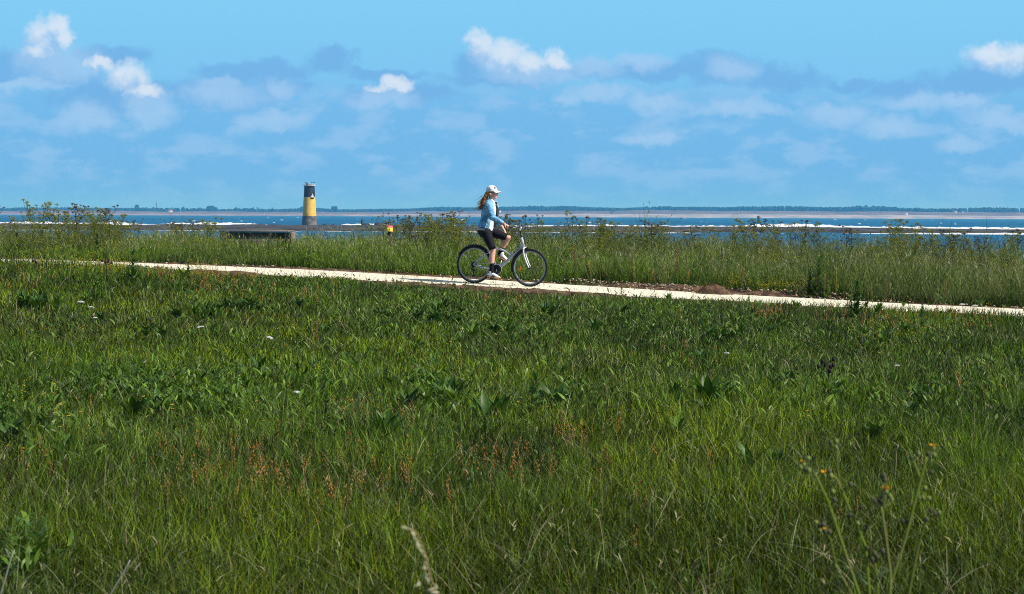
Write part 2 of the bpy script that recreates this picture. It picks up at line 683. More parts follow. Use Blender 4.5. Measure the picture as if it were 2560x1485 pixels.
tt = np.linspace(-60, 40, 801)
q = np.linspace(-1, 1, 15)
TT, QQ = np.meshgrid(tt, q)
edge = PATH_HALF + 0.10 * (fbm(TT * 0.8, QQ * 0 + np.sign(QQ) * 5, 21, 4) - 0.5) * 2
NN = QQ * edge
PX, PY = xy(TT, NN)
PZ = ground(PX, PY) + 0.030 * (1 - np.abs(QQ) ** 6) - 0.012 * (np.abs(QQ) > 0.99) + 0.006
tag(sheet('path', PX, PY, PZ, path_mat()), kind='structure')
M_SOIL = mat('bare_soil', (0.060, 0.036, 0.024), 0.95, 0.1, color2=(0.165, 0.100, 0.060), nscale=5.0, bump=0.9, bscale=25.0, detail=6)


def soil_bank(name, t0, t1, n0, n1, hgt, seed):
    """a low ridge of dug-up soil laid along the path"""
    T_ = np.linspace(t0, t1, int((t1 - t0) * 14))
    Q_ = np.linspace(0, 1, 15)
    TT, QQ = np.meshgrid(T_, Q_)
    endf = sstep(0, 1.4, TT - t0) * sstep(0, 1.4, t1 - TT)
    a = n0 + 0.12 * (fbm(TT * 1.3, TT * 0, seed, 3) - 0.5) * 2
    w = (n1 - n0) * (0.45 + 0.55 * endf) * (0.75 + 0.5 * fbm(TT * 0.9, TT * 0 + 3, seed, 3))
    N_ = a + w * QQ
    x, y = xy(TT, N_)
    prof = np.sin(np.pi * QQ) ** 0.8
    z = ground(x, y) - 0.02 + prof * hgt * endf * (0.4 + 1.2 * fbm(TT * 1.6, QQ * 2, seed + 1, 4)) + 0.05 * prof * (fbm(TT * 7, QQ * 9, seed + 2, 2) - 0.3)
    return tag(sheet(name, x, y, z, M_SOIL), kind='structure')


soil_bank('soil_bank', 1.0, 6.2, 1.0, 1.9, 0.10, 31)
soil_bank('soil_bank', -15.0, 1.6, 1.0, 1.5, 0.05, 32)
soil_bank('soil_bank', 6.3, 16.0, 1.0, 1.25, 0.03, 33)
soil_bank('soil_bank', -6.6, -3.4, -1.75, -0.98, 0.06, 34)
soil_bank('soil_bank', -2.6, 3.6, -1.65, -0.98, 0.05, 35)
soil_bank('soil_bank', 3.2, 12.0, -1.35, -0.98, 0.03, 36)

# soil mound beside the path
mp = hit(1785, 741)
b = Bag()
nu, nv = 40, 12
th = np.linspace(0, 2 * np.pi, nu, endpoint=False)
V = []
for i in range(nv):
    r = i / (nv - 1)
    rr = r * (1 + 0.2 * (fbm(np.cos(th) * 2, np.sin(th) * 2, 41, 3) - 0.5) * 2)
    h = (np.cos(np.pi * np.minimum(r, 1)) + 1) / 2
    x = mp[0] + rr * np.cos(th) * 0.52
    y = mp[1] + 0.25 + rr * np.sin(th) * 0.38
    z = ground(x, y) + h * 0.24 + 0.09 * (fbm(x * 6, y * 6, 43, 4) - 0.5) * (1 - r) - 0.03
    V += list(np.stack([x, y, z], -1))
Q = []
for i in range(nv - 1):
    for s in range(nu):
        s2 = (s + 1) % nu
        Q.append((i * nu + s, (i + 1) * nu + s, (i + 1) * nu + s2, i * nu + s2))
b.add(V, Q)
tag(b.obj('soil_mound', M_SOIL, smooth=True), 'small heap of reddish brown soil on the far edge of the path', 'soil heap')
b = Bag()
th2 = rng.uniform(0, 6.28, 260)
rr = rng.uniform(0, 1, 260) ** 0.6 * 0.55
gx, gy = mp[0] + rr * np.cos(th2), mp[1] + 0.25 + rr * np.sin(th2) * 0.75
hh = (np.cos(np.pi * np.minimum(rr / 0.55, 1)) + 1) / 2 * 0.24
c = np.array([[0.22, 0.11, 0.055]]) * rng.uniform(0.5, 1.5, (260, 1))
blades(b, np.stack([gx, gy, ground(gx, gy) + hh - 0.03], -1), rng.uniform(0.05, 0.14, 260), 0.008, rng.uniform(0, 6.28, 260), rng.uniform(0.3, 1.3, 260), 0.6, rng.uniform(0, 6.28, 260), c)
tag(b.obj('plant_debris', M_DRY), 'rusty brown dead roots and stems over the soil heap', 'plant debris', kind='stuff')

# loose stones along the far verge: limestone chips and clods
b = Bag()


def stones(b, N, tlo, thi, nlo, nhi, rlo, rhi, col, lift=0.0):
    t = rng.uniform(tlo, thi, N)
    n = rng.uniform(nlo, nhi, N)
    x, y = xy(t, n)
    r = rlo + (rhi - rlo) * rng.uniform(0, 1, N) ** 2.5
    z = ground(x, y) + lift * np.sin(np.clip((n - nlo) / (nhi - nlo), 0, 1) * np.pi) + r * 0.3
    P = np.stack([x, y, z], -1)
    o = np.array([[1, 0, 0], [0, 1, 0], [-1, 0, 0], [0, -1, 0], [0, 0, .8], [0, 0, -.8], [.6, .6, .5], [-.6, .6, .5], [-.6, -.6, .5], [.6, -.6, .5]])
    V = P[:, None] + o[None] * r[:, None, None] * rng.uniform(0.6, 1.25, (N, 10, 3))
    f = np.array([[0, 1, 6], [1, 2, 7], [2, 3, 8], [3, 0, 9], [6, 1, 7], [7, 2, 8], [8, 3, 9], [9, 0, 6], [6, 7, 4], [7, 8, 4], [8, 9, 4], [9, 6, 4], [1, 0, 5], [2, 1, 5], [3, 2, 5], [0, 3, 5]])
    T = ((np.arange(N) * 10)[:, None, None] + f[None]).reshape(-1, 3)
    C = np.asarray(col)[None] * rng.uniform(0.55, 1.2, (N, 1))
    b.add(V.reshape(-1, 3), None, T, np.repeat(C, 10, 0))


stones(b, 300, 0.9, 3.6, 1.02, 1.8, 0.007, 0.034, (0.46, 0.37, 0.25), 0.10)
stones(b, 160, 3.0, 6.5, 1.0, 1.9, 0.010, 0.04, (0.40, 0.30, 0.20), 0.10)
stones(b, 260, -14, 1.0, 1.0, 1.5, 0.008, 0.035, (0.42, 0.33, 0.22), 0.04)
stones(b, 200, 6, 12, 1.0, 1.4, 0.008, 0.035, (0.40, 0.28, 0.18), 0.03)
stones(b, 500, -8, 9, -1.5, -0.95, 0.006, 0.03, (0.26, 0.17, 0.10), 0.03)
stones(b, 900, -1, 8, 1.0, 2.0, 0.006, 0.022, (0.12, 0.06, 0.033), 0.10)
tag(b.obj('gravel', mat('stone_chips', rough=0.9, spec=0.15, attr=True)), 'pale limestone chips and brown clods along the path verges', 'gravel', kind='stuff')


def rock(name, x, y, z, r, m, label, cat='rock', group=None, sq=(1, 1, 0.65), seed=1):
    b = Bag()
    nu, nv = 16, 10
    th = np.linspace(0, np.pi, nv)
    ph = np.arange(nu) * 2 * np.pi / nu
    X = np.sin(th)[:, None] * np.cos(ph)
    Y = np.sin(th)[:, None] * np.sin(ph)
    Z = np.repeat(np.cos(th)[:, None], nu, 1)
    k = 0.7 + 0.6 * fbm(X * 1.7 + 5 + seed * 3.1, Y * 1.7 + Z * 1.3 + 9, seed, 4)
    V = np.stack([X * k * sq[0], Y * k * sq[1], Z * k * sq[2]], -1).reshape(-1, 3) * r
    Q = []
    for i in range(nv - 1):
        for s in range(nu):
            s2 = (s + 1) % nu
            Q.append((i * nu + s, (i + 1) * nu + s, (i + 1) * nu + s2, i * nu + s2))
    b.add(V, Q)
    o = b.obj(name, m)
    o.location = (x, y, z)
    return tag(o, label, cat, group)


M_STONE = mat('verge_stone', (0.45, 0.34, 0.22), 0.9, 0.15, noise=0.35, nscale=12, bump=0.5)
M_CLOD = mat('soil_clod', (0.17, 0.10, 0.065), 0.95, 0.1, noise=0.4, nscale=9, bump=0.8)
for i, (px_, py_, r, m_, lab) in enumerate([
        (590, 672, 0.06, M_STONE, 'tan stone on the far path verge left of the cyclist'),
        (1755, 721, 0.06, M_CLOD, 'dark lump of soil just left of the soil heap'),
        (2066, 745, 0.08, M_CLOD, 'brown clod on the far path edge left of the dark weed'),
        (2095, 747, 0.06, M_CLOD, 'smaller brown clod beside the clod left of the dark weed'),
        (2338, 755, 0.07, M_CLOD, 'reddish clod on the path edge left of the white flower heads'),
        (2478, 766, 0.06, M_CLOD, 'reddish clod on the path edge right of the white flower heads'),
        (1318, 733, 0.03, M_CLOD, 'small brown clod at the near path edge below the front wheel'),
        (1415, 726, 0.06, M_CLOD, 'dark weedy clod on the near path edge right of the bicycle'),
        (1384, 738, 0.025, M_STONE, 'pale stone on the near verge below the front wheel')]):
    p = hit(px_, py_)
    rock('verge_stone' if m_ is M_STONE else 'soil_clod', p[0], p[1], p[2] + r * 0.25, r, m_, lab, 'stone' if m_ is M_STONE else 'clod', seed=i + 2)

# ------------------------------------------------------------------ sea, reef, surf, far coast
SEA = -6.0


def water_mat():
    m = bpy.data.materials.new('sea_water')
    m.use_nodes = True
    k = NT(m.node_tree)
    out = k.n('ShaderNodeOutputMaterial')
    b = k.n('ShaderNodeBsdfPrincipled')
    k.t.links.new(b.outputs[0], out.inputs[0])
    geo = k.n('ShaderNodeNewGeometry')
    st = k.n('ShaderNodeVectorMath', operation='MULTIPLY')
    k.put(st.inputs[0], geo.outputs['Position'])
    st.inputs[1].default_value = (0.010, 0.0035, 0.0)
    f = k.noise(st.outputs[0], 1.0, 6.0, 0.65)
    st2 = k.n('ShaderNodeVectorMath', operation='MULTIPLY')
    k.put(st2.inputs[0], geo.outputs['Position'])
    st2.inputs[1].default_value = (0.12, 0.022, 0.0)
    f2 = k.noise(st2.outputs[0], 1.0, 4.0, 0.65)
    f = k.math('ADD', k.math('MULTIPLY', f, 0.6), k.math('MULTIPLY', f2, 0.4))
    c = k.ramp(f, [(0.36, (0.002, 0.052, 0.130)), (0.5, (0.004, 0.088, 0.190)), (0.64, (0.008, 0.140, 0.255))])
    k.put(b.inputs['Base Color'], c)
    b.inputs['Roughness'].default_value = 0.5
    b.inputs['Specular IOR Level'].default_value = 0.10
    bn = k.n('ShaderNodeBump')
    bn.inputs['Strength'].default_value = 0.6
    bn.inputs['Distance'].default_value = 0.6
    sc = k.n('ShaderNodeVectorMath', operation='MULTIPLY')
    k.put(sc.inputs[0], geo.outputs['Position'])
    sc.inputs[1].default_value = (0.16, 0.30, 0.0)
    k.put(bn.inputs['Height'], k.noise(sc.outputs[0], 1.0, 5.0, 0.6))
    k.t.links.new(bn.outputs[0], b.inputs['Normal'])
    return m


xs = np.linspace(-6000, 6000, 61)
ys = np.concatenate([np.linspace(45, 1500, 40), np.linspace(1600, 8600, 40)])
X, Y = np.meshgrid(xs, ys)
tag(sheet('water', X, Y, np.full_like(X, SEA), water_mat()), kind='structure')

# the rocky flat uncovered at low tide
M_REEF = mat('reef_rock', (0.030, 0.028, 0.025), 0.9, 0.15, color2=(0.085, 0.072, 0.060), nscale=0.14, bump=0.8, bscale=0.6, detail=8)
xs = np.linspace(-520, 520, 700)
ys = np.linspace(712, 1062, 60)
X, Y = np.meshgrid(xs, ys)
near = 764 + 26 * (fbm(X * 0.012, X * 0, 51, 4) - 0.5) + 55 * sstep(150, 260, X) * 0.5
far = 1035 + 26 * (fbm(X * 0.015, X * 0 + 2, 52, 4) - 0.5) - 150 * sstep(120, 330, X)
inside = sstep(0, 18, Y - near) * sstep(0, 14, far - Y)
Z = SEA - 0.6 + inside * (0.85 + 1.1 * fbm(X * 0.05, Y * 0.03, 53, 5) + 0.35 * fbm(X * 0.35, Y * 0.12, 54, 3))
gap = np.maximum(sstep(0.60, 0.72, fbm(X * 0.010 + 3, Y * 0.02, 55, 3)) * sstep(150, 230, X), sstep(0.56, 0.64, fbm(X * 0.022 + 8, Y * 0.03, 56, 4)) * sstep(60, 90, np.abs(X + 100)))
Z = Z - gap * 1.4
tag(sheet('reef', X, Y, Z, M_REEF, smooth=False), kind='structure')

M_ROCK = mat('wet_rock', (0.040, 0.040, 0.045), 0.8, 0.2, noise=0.5, nscale=0.7, bump=0.6, bscale=1.5)
for i, (x_, y_, w_, hgt, lab) in enumerate([(812, 568, 13, 6, 'dark boulder on the reef just right of the lighthouse'),
                                       (833, 568, 10, 5, 'low dark boulder on the reef, second to the right of the lighthouse'),
                                       (915, 565, 21, 7, 'flat dark rock standing on the reef behind the yellow marker sign'),
                                       (948, 562, 24, 11, 'tallest dark rock on the reef, behind the weeds left of the yellow sign'),
                                       (905, 557, 5, 22, 'thin upright dark stump standing on the reef rock')]):
    p = at(x_, y_, 1010)
    sc_ = 1010 / F_PX
    o = rock('reef_rock', p.x, p.y, SEA + 0.7, w_ * sc_ * 0.55, M_ROCK, lab, 'rock', sq=(1, 1, hgt / w_ * 1.5), seed=60 + i)


def foam_mat():
    m = bpy.data.materials.new('sea_foam')
    m.use_nodes = True
    k = NT(m.node_tree)
    out = k.n('ShaderNodeOutputMaterial')
    d = k.n('ShaderNodeBsdfDiffuse')
    d.inputs['Color'].default_value = (0.82, 0.84, 0.86, 1)
    k.t.links.new(d.outputs[0], out.inputs[0])
    return m


M_FOAM = foam_mat()


def surf(b, x0, x1, yfun, hfun, dx=1.1, depth=7.0):
    """one broken crest of white water"""
    x = np.arange(x0, x1, dx)
    y = yfun(x)
    h = np.maximum(hfun(x), 0.0)
    prof = [(-1.0, 0.0), (-0.7, 0.45), (-0.25, 0.85), (0.1, 1.0), (0.5, 0.6), (1.0, 0.0)]
    rows = []
    for (o, hh) in prof:
        j = (vnoise(x * 0.7, x * 0 + o * 7, 71) - 0.5)
        rows.append(np.stack([x, y + o * depth * 0.5 * (0.6 + h), SEA - 0.12 + h * hh * (1 + 0.5 * j)], -1))
    V = np.stack(rows, 0)
    nr, nx = V.shape[:2]
    i = np.arange(nr * nx).reshape(nr, nx)
    Q = np.stack([i[:-1, :-1], i[:-1, 1:], i[1:, 1:], i[1:, :-1]], -1).reshape(-1, 4)
    mk = (np.repeat(h, 1) > 0.06)
    keep = np.tile((mk[:-1] & mk[1:]), nr - 1)
    b.add(V.reshape(-1, 3), Q[keep])


b = Bag()
surf(b, -560, 560, lambda x: 1062 + 20 * (fbm(x * 0.008, x * 0, 72, 3) - 0.5) - 110 * sstep(120, 330, x),
     lambda x: 0.55 + 1.7 * np.maximum(fbm(x * 0.028, x * 0 + 4, 73, 3) - 0.46, 0) * 2.0 + 0.35 * (fbm(x * 0.25, x * 0, 74, 3) - 0.4) + 0.75 * sstep(-20, 40, x))
surf(b, -560, 560, lambda x: 1088 + 30 * (fbm(x * 0.006, x * 0 + 9, 75, 3) - 0.5) - 110 * sstep(120, 330, x),
     lambda x: 2.0 * np.maximum(fbm(x * 0.022, x * 0 + 14, 76, 3) - 0.50, 0) + 0.3 * (fbm(x * 0.25, x * 0 + 3, 77, 3) - 0.5))
surf(b, 120, 560, lambda x: 905 + 14 * (fbm(x * 0.01, x * 0 + 19, 78, 3) - 0.5),
     lambda x: 2.6 * np.maximum(fbm(x * 0.05, x * 0 + 24, 79, 3) - 0.47, 0) + 0.15 * (fbm(x * 0.3, x * 0 + 3, 80, 3) - 0.5))
surf(b, -560, 560, lambda x: 750 + 26 * (fbm(x * 0.012, x * 0, 51, 4) - 0.5) + 22 * sstep(150, 260, x),
     lambda x: 0.10 + 0.8 * np.maximum(fbm(x * 0.035, x * 0 + 34, 81, 3) - 0.40, 0) + 0.22 * (fbm(x * 0.4, x * 0 + 3, 82, 3) - 0.5) + 0.30 * sstep(100, 170, x), depth=5.0)
surf(b, -560, -110, lambda x: 800 + 20 * (fbm(x * 0.012, x * 0 + 8, 83, 4) - 0.5),
     lambda x: 1.5 * np.maximum(fbm(x * 0.03, x * 0 + 44, 84, 3) - 0.42, 0) + 0.2 * (fbm(x * 0.4, x * 0 + 3, 85, 3) - 0.5), depth=5.0)
# scattered whitecaps further out
for _ in range(60):
    y = 1150 + 3500 * random.random() ** 1.6
    x = random.uniform(-0.27, 0.27) * y
    s = random.uniform(0.25, 0.7) * (1 + y / 5000)
    ellipsoid(b, (x, y, SEA), (s * random.uniform(1, 3), s * 1.2, s * 0.55), nu=8, nv=5)
tag(b.obj('surf', M_FOAM), 'white surf breaking on the reef with whitecaps beyond', 'surf', kind='stuff')

# far coast: beach, grey-pink slope, wooded top
COAST = 7600.0
mpp = COAST / F_PX


def coast_profile(px_):
    """heights in photograph pixels of beach top, slope top, above the waterline, along the photo x"""
    r = sstep(600, 1700, px_)
    beach = 4.5 + 4.2 * r + 2.0 * (fbm(px_ * 0.006, px_ * 0, 91, 3) - 0.5)
    slope = 10.5 + 7.5 * r + 4.0 * (fbm(px_ * 0.008, px_ * 0 + 3, 92, 4) - 0.5)
    return beach, slope


def coast_mat():
    m = bpy.data.materials.new('coast_slope')
    m.use_nodes = True
    k = NT(m.node_tree)
    out = k.n('ShaderNodeOutputMaterial')
    b = k.n('ShaderNodeBsdfPrincipled')
    k.t.links.new(b.outputs[0], out.inputs[0])
    b.inputs['Roughness'].default_value = 1.0
    b.inputs['Specular IOR Level'].default_value = 0.0
    a = k.n('ShaderNodeAttribute', attribute_name='col').outputs['Color']
    geo = k.n('ShaderNodeNewGeometry')
    st = k.n('ShaderNodeVectorMath', operation='MULTIPLY')
    k.put(st.inputs[0], geo.outputs['Position'])
    st.inputs[1].default_value = (0.012, 0.010, 0.09)
    f = k.smooth(k.noise(st.outputs[0], 1.0, 6.0, 0.65), 0.40, 0.62)
    dark = k.n('ShaderNodeVectorMath', operation='MULTIPLY')
    k.put(dark.inputs[0], a)
    dark.inputs[1].default_value = (0.62, 0.66, 0.70)
    k.put(b.inputs['Base Color'], k.mix(f, dark.outputs[0], a))
    return m


M_COAST = coast_mat()
xs = np.linspace(-2900, 2900, 900)
pxs = 1280 + xs / mpp
beach, slope = coast_profile(pxs)
rows = [(0.0, -1.0), (30, 0.4), (150, 1.0), (190, 1.0), (330, 2.0), (360, 2.0), (900, 2.1)]
Vr, Cr = [], []
tilt = np.linspace(0, 1, len(xs))
for kx, (dy, lev) in enumerate(rows):
    if lev <= 1:
        hgt = beach * max(lev, 0) if lev >= 0 else -2.0 + 0 * beach
        if lev == 0.4:
            hgt = beach * 0.4
    else:
        hgt = slope * (lev - 1 if lev == 2.0 else 1.02) + (0 if lev != 2.0 else 0)
    z = SEA + hgt * mpp
    wob = 60 * (fbm(xs * 0.003, xs * 0 + kx * 0.3, 93, 4) - 0.5)
    Vr.append(np.stack([xs, COAST + dy + wob, z], -1))
    rr = sstep(500, 1500, pxs)[:, None]
    if lev <= 1 and dy <= 150:
        c = np.array([0.37, 0.345, 0.34]) * rr + np.array([0.27, 0.21, 0.19]) * (1 - rr)
    elif lev <= 2.0:
        c = np.array([0.165, 0.13, 0.11]) * rr + np.array([0.17, 0.125, 0.105]) * (1 - rr)
    else:
        c = np.array([0.07, 0.09, 0.04]) * np.ones_like(rr)
    Cr.append(c)
V = np.stack(Vr, 0)
nr, nx = V.shape[:2]
i = np.arange(nr * nx).reshape(nr, nx)
Q = np.stack([i[:-1, :-1], i[:-1, 1:], i[1:, 1:], i[1:, :-1]], -1).reshape(-1, 4)
b = Bag()
b.add(V.reshape(-1, 3), Q, None, np.concatenate(Cr, 0))
tag(b.obj('coast', M_COAST, smooth=True), kind='structure')

# wood along the top of the far coast: lumpy crowns over a dense mass
b = Bag()


def crown_lump(b, x, y, z, rx, rz, seed, C):
    nu, nv = 9, 6
    th = np.linspace(0.0, np.pi, nv)
    ph = np.arange(nu) * 2 * np.pi / nu
    X = np.sin(th)[:, None] * np.cos(ph)
    Y = np.sin(th)[:, None] * np.sin(ph)
    Z = np.repeat(np.cos(th)[:, None], nu, 1)
    k = 0.75 + 0.6 * fbm(X * 2 + seed, Y * 2 + Z * 2.3, seed % 97, 3)
    V = np.stack([X * k * rx, Y * k * rx, Z * k * rz], -1).reshape(-1, 3) + np.array([x, y, z])
    Q = []
    for i in range(nv - 1):
        for s in range(nu):
            s2 = (s + 1) % nu
            Q.append((i * nu + s, (i + 1) * nu + s, (i + 1) * nu + s2, i * nu + s2))
    b.add(V, Q, None, np.asarray(C) * random.uniform(0.6, 1.3))


GC = (0.014, 0.026, 0.012)
x = -2800.0
kk = 0
while x < 2800:
    px_ = 1280 + x / mpp
    _, sl = coast_profile(np.array([px_]))
    dens = float(vnoise(np.array([px_ * 0.012]), np.array([0.5]), 94)[0])
    big = float(sstep(0.45, 0.85, vnoise(np.array([px_ * 0.009]), np.array([2.5]), 95))[0])
    hgt = (4.5 + 9.0 * dens + 5.0 * big * random.random() ** 1.2 + 1.5 * float(sstep(900, 1600, px_))) * mpp
    if px_ < 700 and random.random() < 0.35:
        hgt *= 0.8
    z0 = SEA + float(sl[0]) * mpp
    rx = random.uniform(4.0, 10.0)
    crown_lump(b, x, COAST + 370 + random.uniform(-15, 90), z0 + hgt * 0.35, rx, hgt * 0.62, kk * 7 + 3, GC)
    x += rx * random.uniform(0.35, 0.8)
    kk += 1
tag(b.obj('distant_woods', mat('distant_crowns', rough=0.95, spec=0.05, attr=True)), 'dark bluish band of trees along the top of the far coast', 'woods', kind='stuff')


def far_tree(px_, w, htop, shape, lab, grp=None):
    """one far tree that stands clear of the wood: trunk and crown"""
    xx = (px_ - 1280) * mpp
    _, sl = coast_profile(np.array([px_]))
    z0 = SEA + float(sl[0]) * mpp
    y0 = COAST + 350
    o = empty('distant_tree', (xx, y0, z0))
    tag(o, lab, 'tree', grp)
    b = Bag()
    tube(b, [(0, 0, -2), (0.3, 0, htop * mpp * 0.7)], [1.0, 0.5], 6, (0.05, 0.04, 0.03))
    b.obj('trunk', M_DRY, o)
    b = Bag()
    for j in range(7):
        a = random.uniform(-1, 1)
        zz = random.uniform(0.35, 0.85)
        ww = w * mpp * 0.5
        if shape == 'cone':
            ww *= 1.15 - zz
        crown_lump(b, a * ww * 0.6, random.uniform(-2, 2), zz * htop * 0.8 * mpp, ww * random.uniform(0.45, 0.75), htop * mpp * random.uniform(0.16, 0.26), j * 13 + int(px_), GC)
    b.obj('crown', mat('distant_crowns'), o)


for (px_, w, h, s, lab) in [(297, 16, 19, 'round', 'broad tree on the far coast behind the left weed clump'),
                            (496, 26, 17, 'round', 'widest clump-like tree on the far coast between spire and lighthouse'),
                            (557, 11, 15, 'cone', 'peaked tree on the far coast left of the twin pines'),
                            (603, 7, 16, 'cone', 'left one of the twin pines on the far coast'),
                            (613, 7, 15, 'cone', 'right one of the twin pines on the far coast'),
                            (653, 9, 14, 'cone', 'small peaked tree on the far coast left of the lighthouse'),
                            (733, 15, 17, 'round', 'round tree on the far coast just left of the lighthouse'),
                            (815, 16, 18, 'round', 'round tree on the far coast just right of the lighthouse'),
                            (2210, 60, 15, 'round', 'long flat-topped stand on the right part of the far coast'),
                            (2180, 30, 15, 'round', 'left shoulder of the flat-topped stand on the far coast'),
                            (2110, 20, 15, 'cone', 'pointed tree on the far coast left of the flat-topped stand'),
                            (2340, 24, 14, 'round', 'round tree on the far coast right of the flat-topped stand')]:
    far_tree(px_, w, h, s, lab)

M_WHITE = mat('white_wall', (0.75, 0.73, 0.70), 0.8, 0.2, noise=0.1)
M_ROOFT = mat('clay_roof', (0.35, 0.15, 0.09), 0.85, 0.2, noise=0.2)
for (px_, w, h, lev, lab) in [(425, 11, 4.5, 0.9, 'white house among trees on the far coast right of the spire'),
                         (1249, 5, 4.0, 0.75, 'tiny white house on the far coast just right of the rider'),
                         (2386, 8, 3.0, 0.95, 'low white house on the wooded far coast near the right edge'),
                         (2405, 4, 2.5, 0.95, 'smallest white house on the far coast near the right edge'),
                         (2263, 9, 4.0, 0.55, 'pale hut on the beach slope of the far coast at right')]:
    bch, sl = coast_profile(np.array([px_]))
    z0 = SEA + float(sl[0]) * mpp * lev
    y0 = COAST + 150
    o = empty('distant_house', ((px_ - 1280) * (y0 / F_PX), y0, z0))
    tag(o, lab, 'house')
    ww, hh = w * mpp, h * mpp
    b = Bag()
    box(b, (0, 0, hh * 0.25), (ww, ww * 0.6, hh * 1.1))
    b.obj('wall', M_WHITE, o)
    b = Bag()
    b.add([(-ww * .54, -ww * .34, hh * .8), (ww * .54, -ww * .34, hh * .8), (ww * .54, ww * .34, hh * .8), (-ww * .54, ww * .34, hh * .8), (-ww * .5, 0, hh * 1.2), (ww * .5, 0, hh * 1.2)],
          [(0, 1, 5, 4), (2, 3, 4, 5), (3, 2, 1, 0)], [(0, 4, 3), (1, 2, 5)])
    b.obj('roof', M_ROOFT, o)
# church spire
px_ = 391
y0 = COAST + 420
o = empty('church_spire', ((px_ - 1280) * (y0 / F_PX), y0, SEA + 12 * mpp))
tag(o, 'thin dark church spire rising above the far coast at left', 'spire')
b = Bag()
s_ = y0 / F_PX
box(b, (0, 0, 4 * s_), (2.6 * s_, 2.6 * s_, 12 * s_))
b.obj('tower', mat('spire_stone', (0.16, 0.15, 0.15), 0.9, 0.1, noise=0.2), o)
b = Bag()
lathe(b, [(1.5 * s_, 10 * s_), (0.9 * s_, 15 * s_), (0.25 * s_, 23 * s_), (0.0, 24 * s_)], sides=8)
b.obj('spire_roof', mat('slate', (0.07, 0.07, 0.08), 0.7, 0.3), o)

# ------------------------------------------------------------------ lighthouse
LD = 1049.0
ls = LD / F_PX
base = at(773.5, 566.6, LD)
lh = empty('lighthouse', (base.x, base.y, base.z))
tag(lh, 'weathered black and yellow lighthouse tower standing on the reef', 'lighthouse')
S = ls / 11.25


def band(name, prof, m, bumpy=0.0):
    b = Bag()
    pr = []
    for (z, r) in prof:
        pr.append((r * S, z * S))
    lathe(b, pr, sides=40)
    V = b.V[0]
    a = np.arctan2(V[:, 1], V[:, 0])
    kf = 1 + bumpy * (fbm(a * 3 + 7, V[:, 2] * 0.6, 101, 4) - 0.5)
    V[:, 0] *= kf
    V[:, 1] *= kf
    return b.obj(name, m, lh, smooth=True)


M_LG = mat('tower_stone', (0.085, 0.075, 0.066), 0.9, 0.15, color2=(0.20, 0.17, 0.145), nscale=0.5, bump=0.6, bscale=2.5, detail=8)
M_LY = mat('yellow_paint', (0.72, 0.40, 0.045), 0.7, 0.25, color2=(0.80, 0.49, 0.08), nscale=0.45, bump=0.15, bscale=3.0, detail=6)
M_LB = mat('black_paint', (0.014, 0.016, 0.024), 0.6, 0.3, color2=(0.030, 0.030, 0.036), nscale=0.4, bump=0.15, bscale=3.0, detail=6)
band('tower_base', [(-30, 236), (0, 228), (50, 219), (130, 209), (220, 201), (296, 194)], M_LG, 0.05)
band('yellow_band', [(294, 192.5), (420, 184), (560, 176), (700, 169), (826, 161)], M_LY, 0.012)
band('black_band', [(825, 160), (900, 157), (1000, 152), (1080, 147), (1120, 145), (1135, 150)], M_LB, 0.012)
band('gallery', [(1132, 148), (1140, 164), (1150, 166), (1162, 166), (1164, 140), (1164, 2)], mat('gallery_stone', (0.60, 0.58, 0.55), 0.85, 0.2, color2=(0.35, 0.33, 0.31), nscale=1.0, bump=0.3))
b = Bag()
for z in (1182, 1200):
    a = np.linspace(0, 2 * np.pi, 36, endpoint=False)
    tube(b, np.stack([158 * S * np.cos(a), 158 * S * np.sin(a), np.full(36, z * S)], -1), 3.0 * S, 5, closed=True)
for a in np.linspace(0, 2 * np.pi, 16, endpoint=False):
    tube(b, [(158 * S * math.cos(a), 158 * S * math.sin(a), 1160 * S), (158 * S * math.cos(a), 158 * S * math.sin(a), 1202 * S)], 3.0 * S, 5)
b.obj('railing', mat('railing_metal', (0.55, 0.55, 0.54), 0.6, 0.4, noise=0.2), lh)
b = Bag()
lathe(b, [(34 * S, 1160 * S), (36 * S, 1190 * S), (30 * S, 1215 * S), (16 * S, 1232 * S), (0.01, 1238 * S)], c=(-58 * S, -40 * S, 0), sides=16)
b.obj('lantern_dome', M_LB, lh, smooth=True)
b = Bag()
box(b, (30 * S, -20 * S, 1178 * S), (130 * S, 90 * S, 34 * S))
b.obj('hatch', mat('gallery_stone'), lh)
b = Bag()
tube(b, [(0, 0, 1160 * S), (0, 0, 1262 * S)], [3.5 * S, 2 * S], 6)
box(b, (0, 0, 1265 * S), (16 * S, 6 * S, 14 * S))
b.obj('mast', mat('railing_metal'), lh)
# ledge with a door, whitened by birds
ang = math.atan2(-0.80, 0.60)
rl = 160 * S
rot = Matrix.Rotation(ang + math.pi / 2, 3, 'Z')
cpos = np.array([rl * math.cos(ang), rl * math.sin(ang), 0])
b = Bag()
box(b, cpos * 1.02 + np.array([0, 0, 818 * S]), (110 * S, 34 * S, 26 * S), rot)
b.obj('ledge', mat('ledge_stone', (0.52, 0.50, 0.47), 0.9, 0.1, color2=(0.10, 0.10, 0.10), nscale=1.5), lh)
b = Bag()
for (dx, z, rx, rz) in [(-40, 834, 16, 10), (-12, 850, 26, 26), (20, 846, 24, 18), (2, 892, 13, 34), (46, 836, 14, 12), (24, 884, 8, 16)]:
    off = np.array(rot) @ np.array([dx * S, -0.006, 0])
    ellipsoid(b, cpos * 0.985 + off + np.array([0, 0, z * S]), (rx * S, 8 * S, rz * S), rot=np.array(rot), nu=10, nv=7)
b.obj('bird_droppings', mat('guano', (0.66, 0.65, 0.62), 0.95, 0.05, noise=0.3, nscale=2), lh)
b = Bag()
box(b, cpos * 1.015 + np.array([0, 0, 792 * S]), (78 * S, 14 * S, 30 * S), rot)
b.obj('doorway', M_LB, lh)
b = Bag()
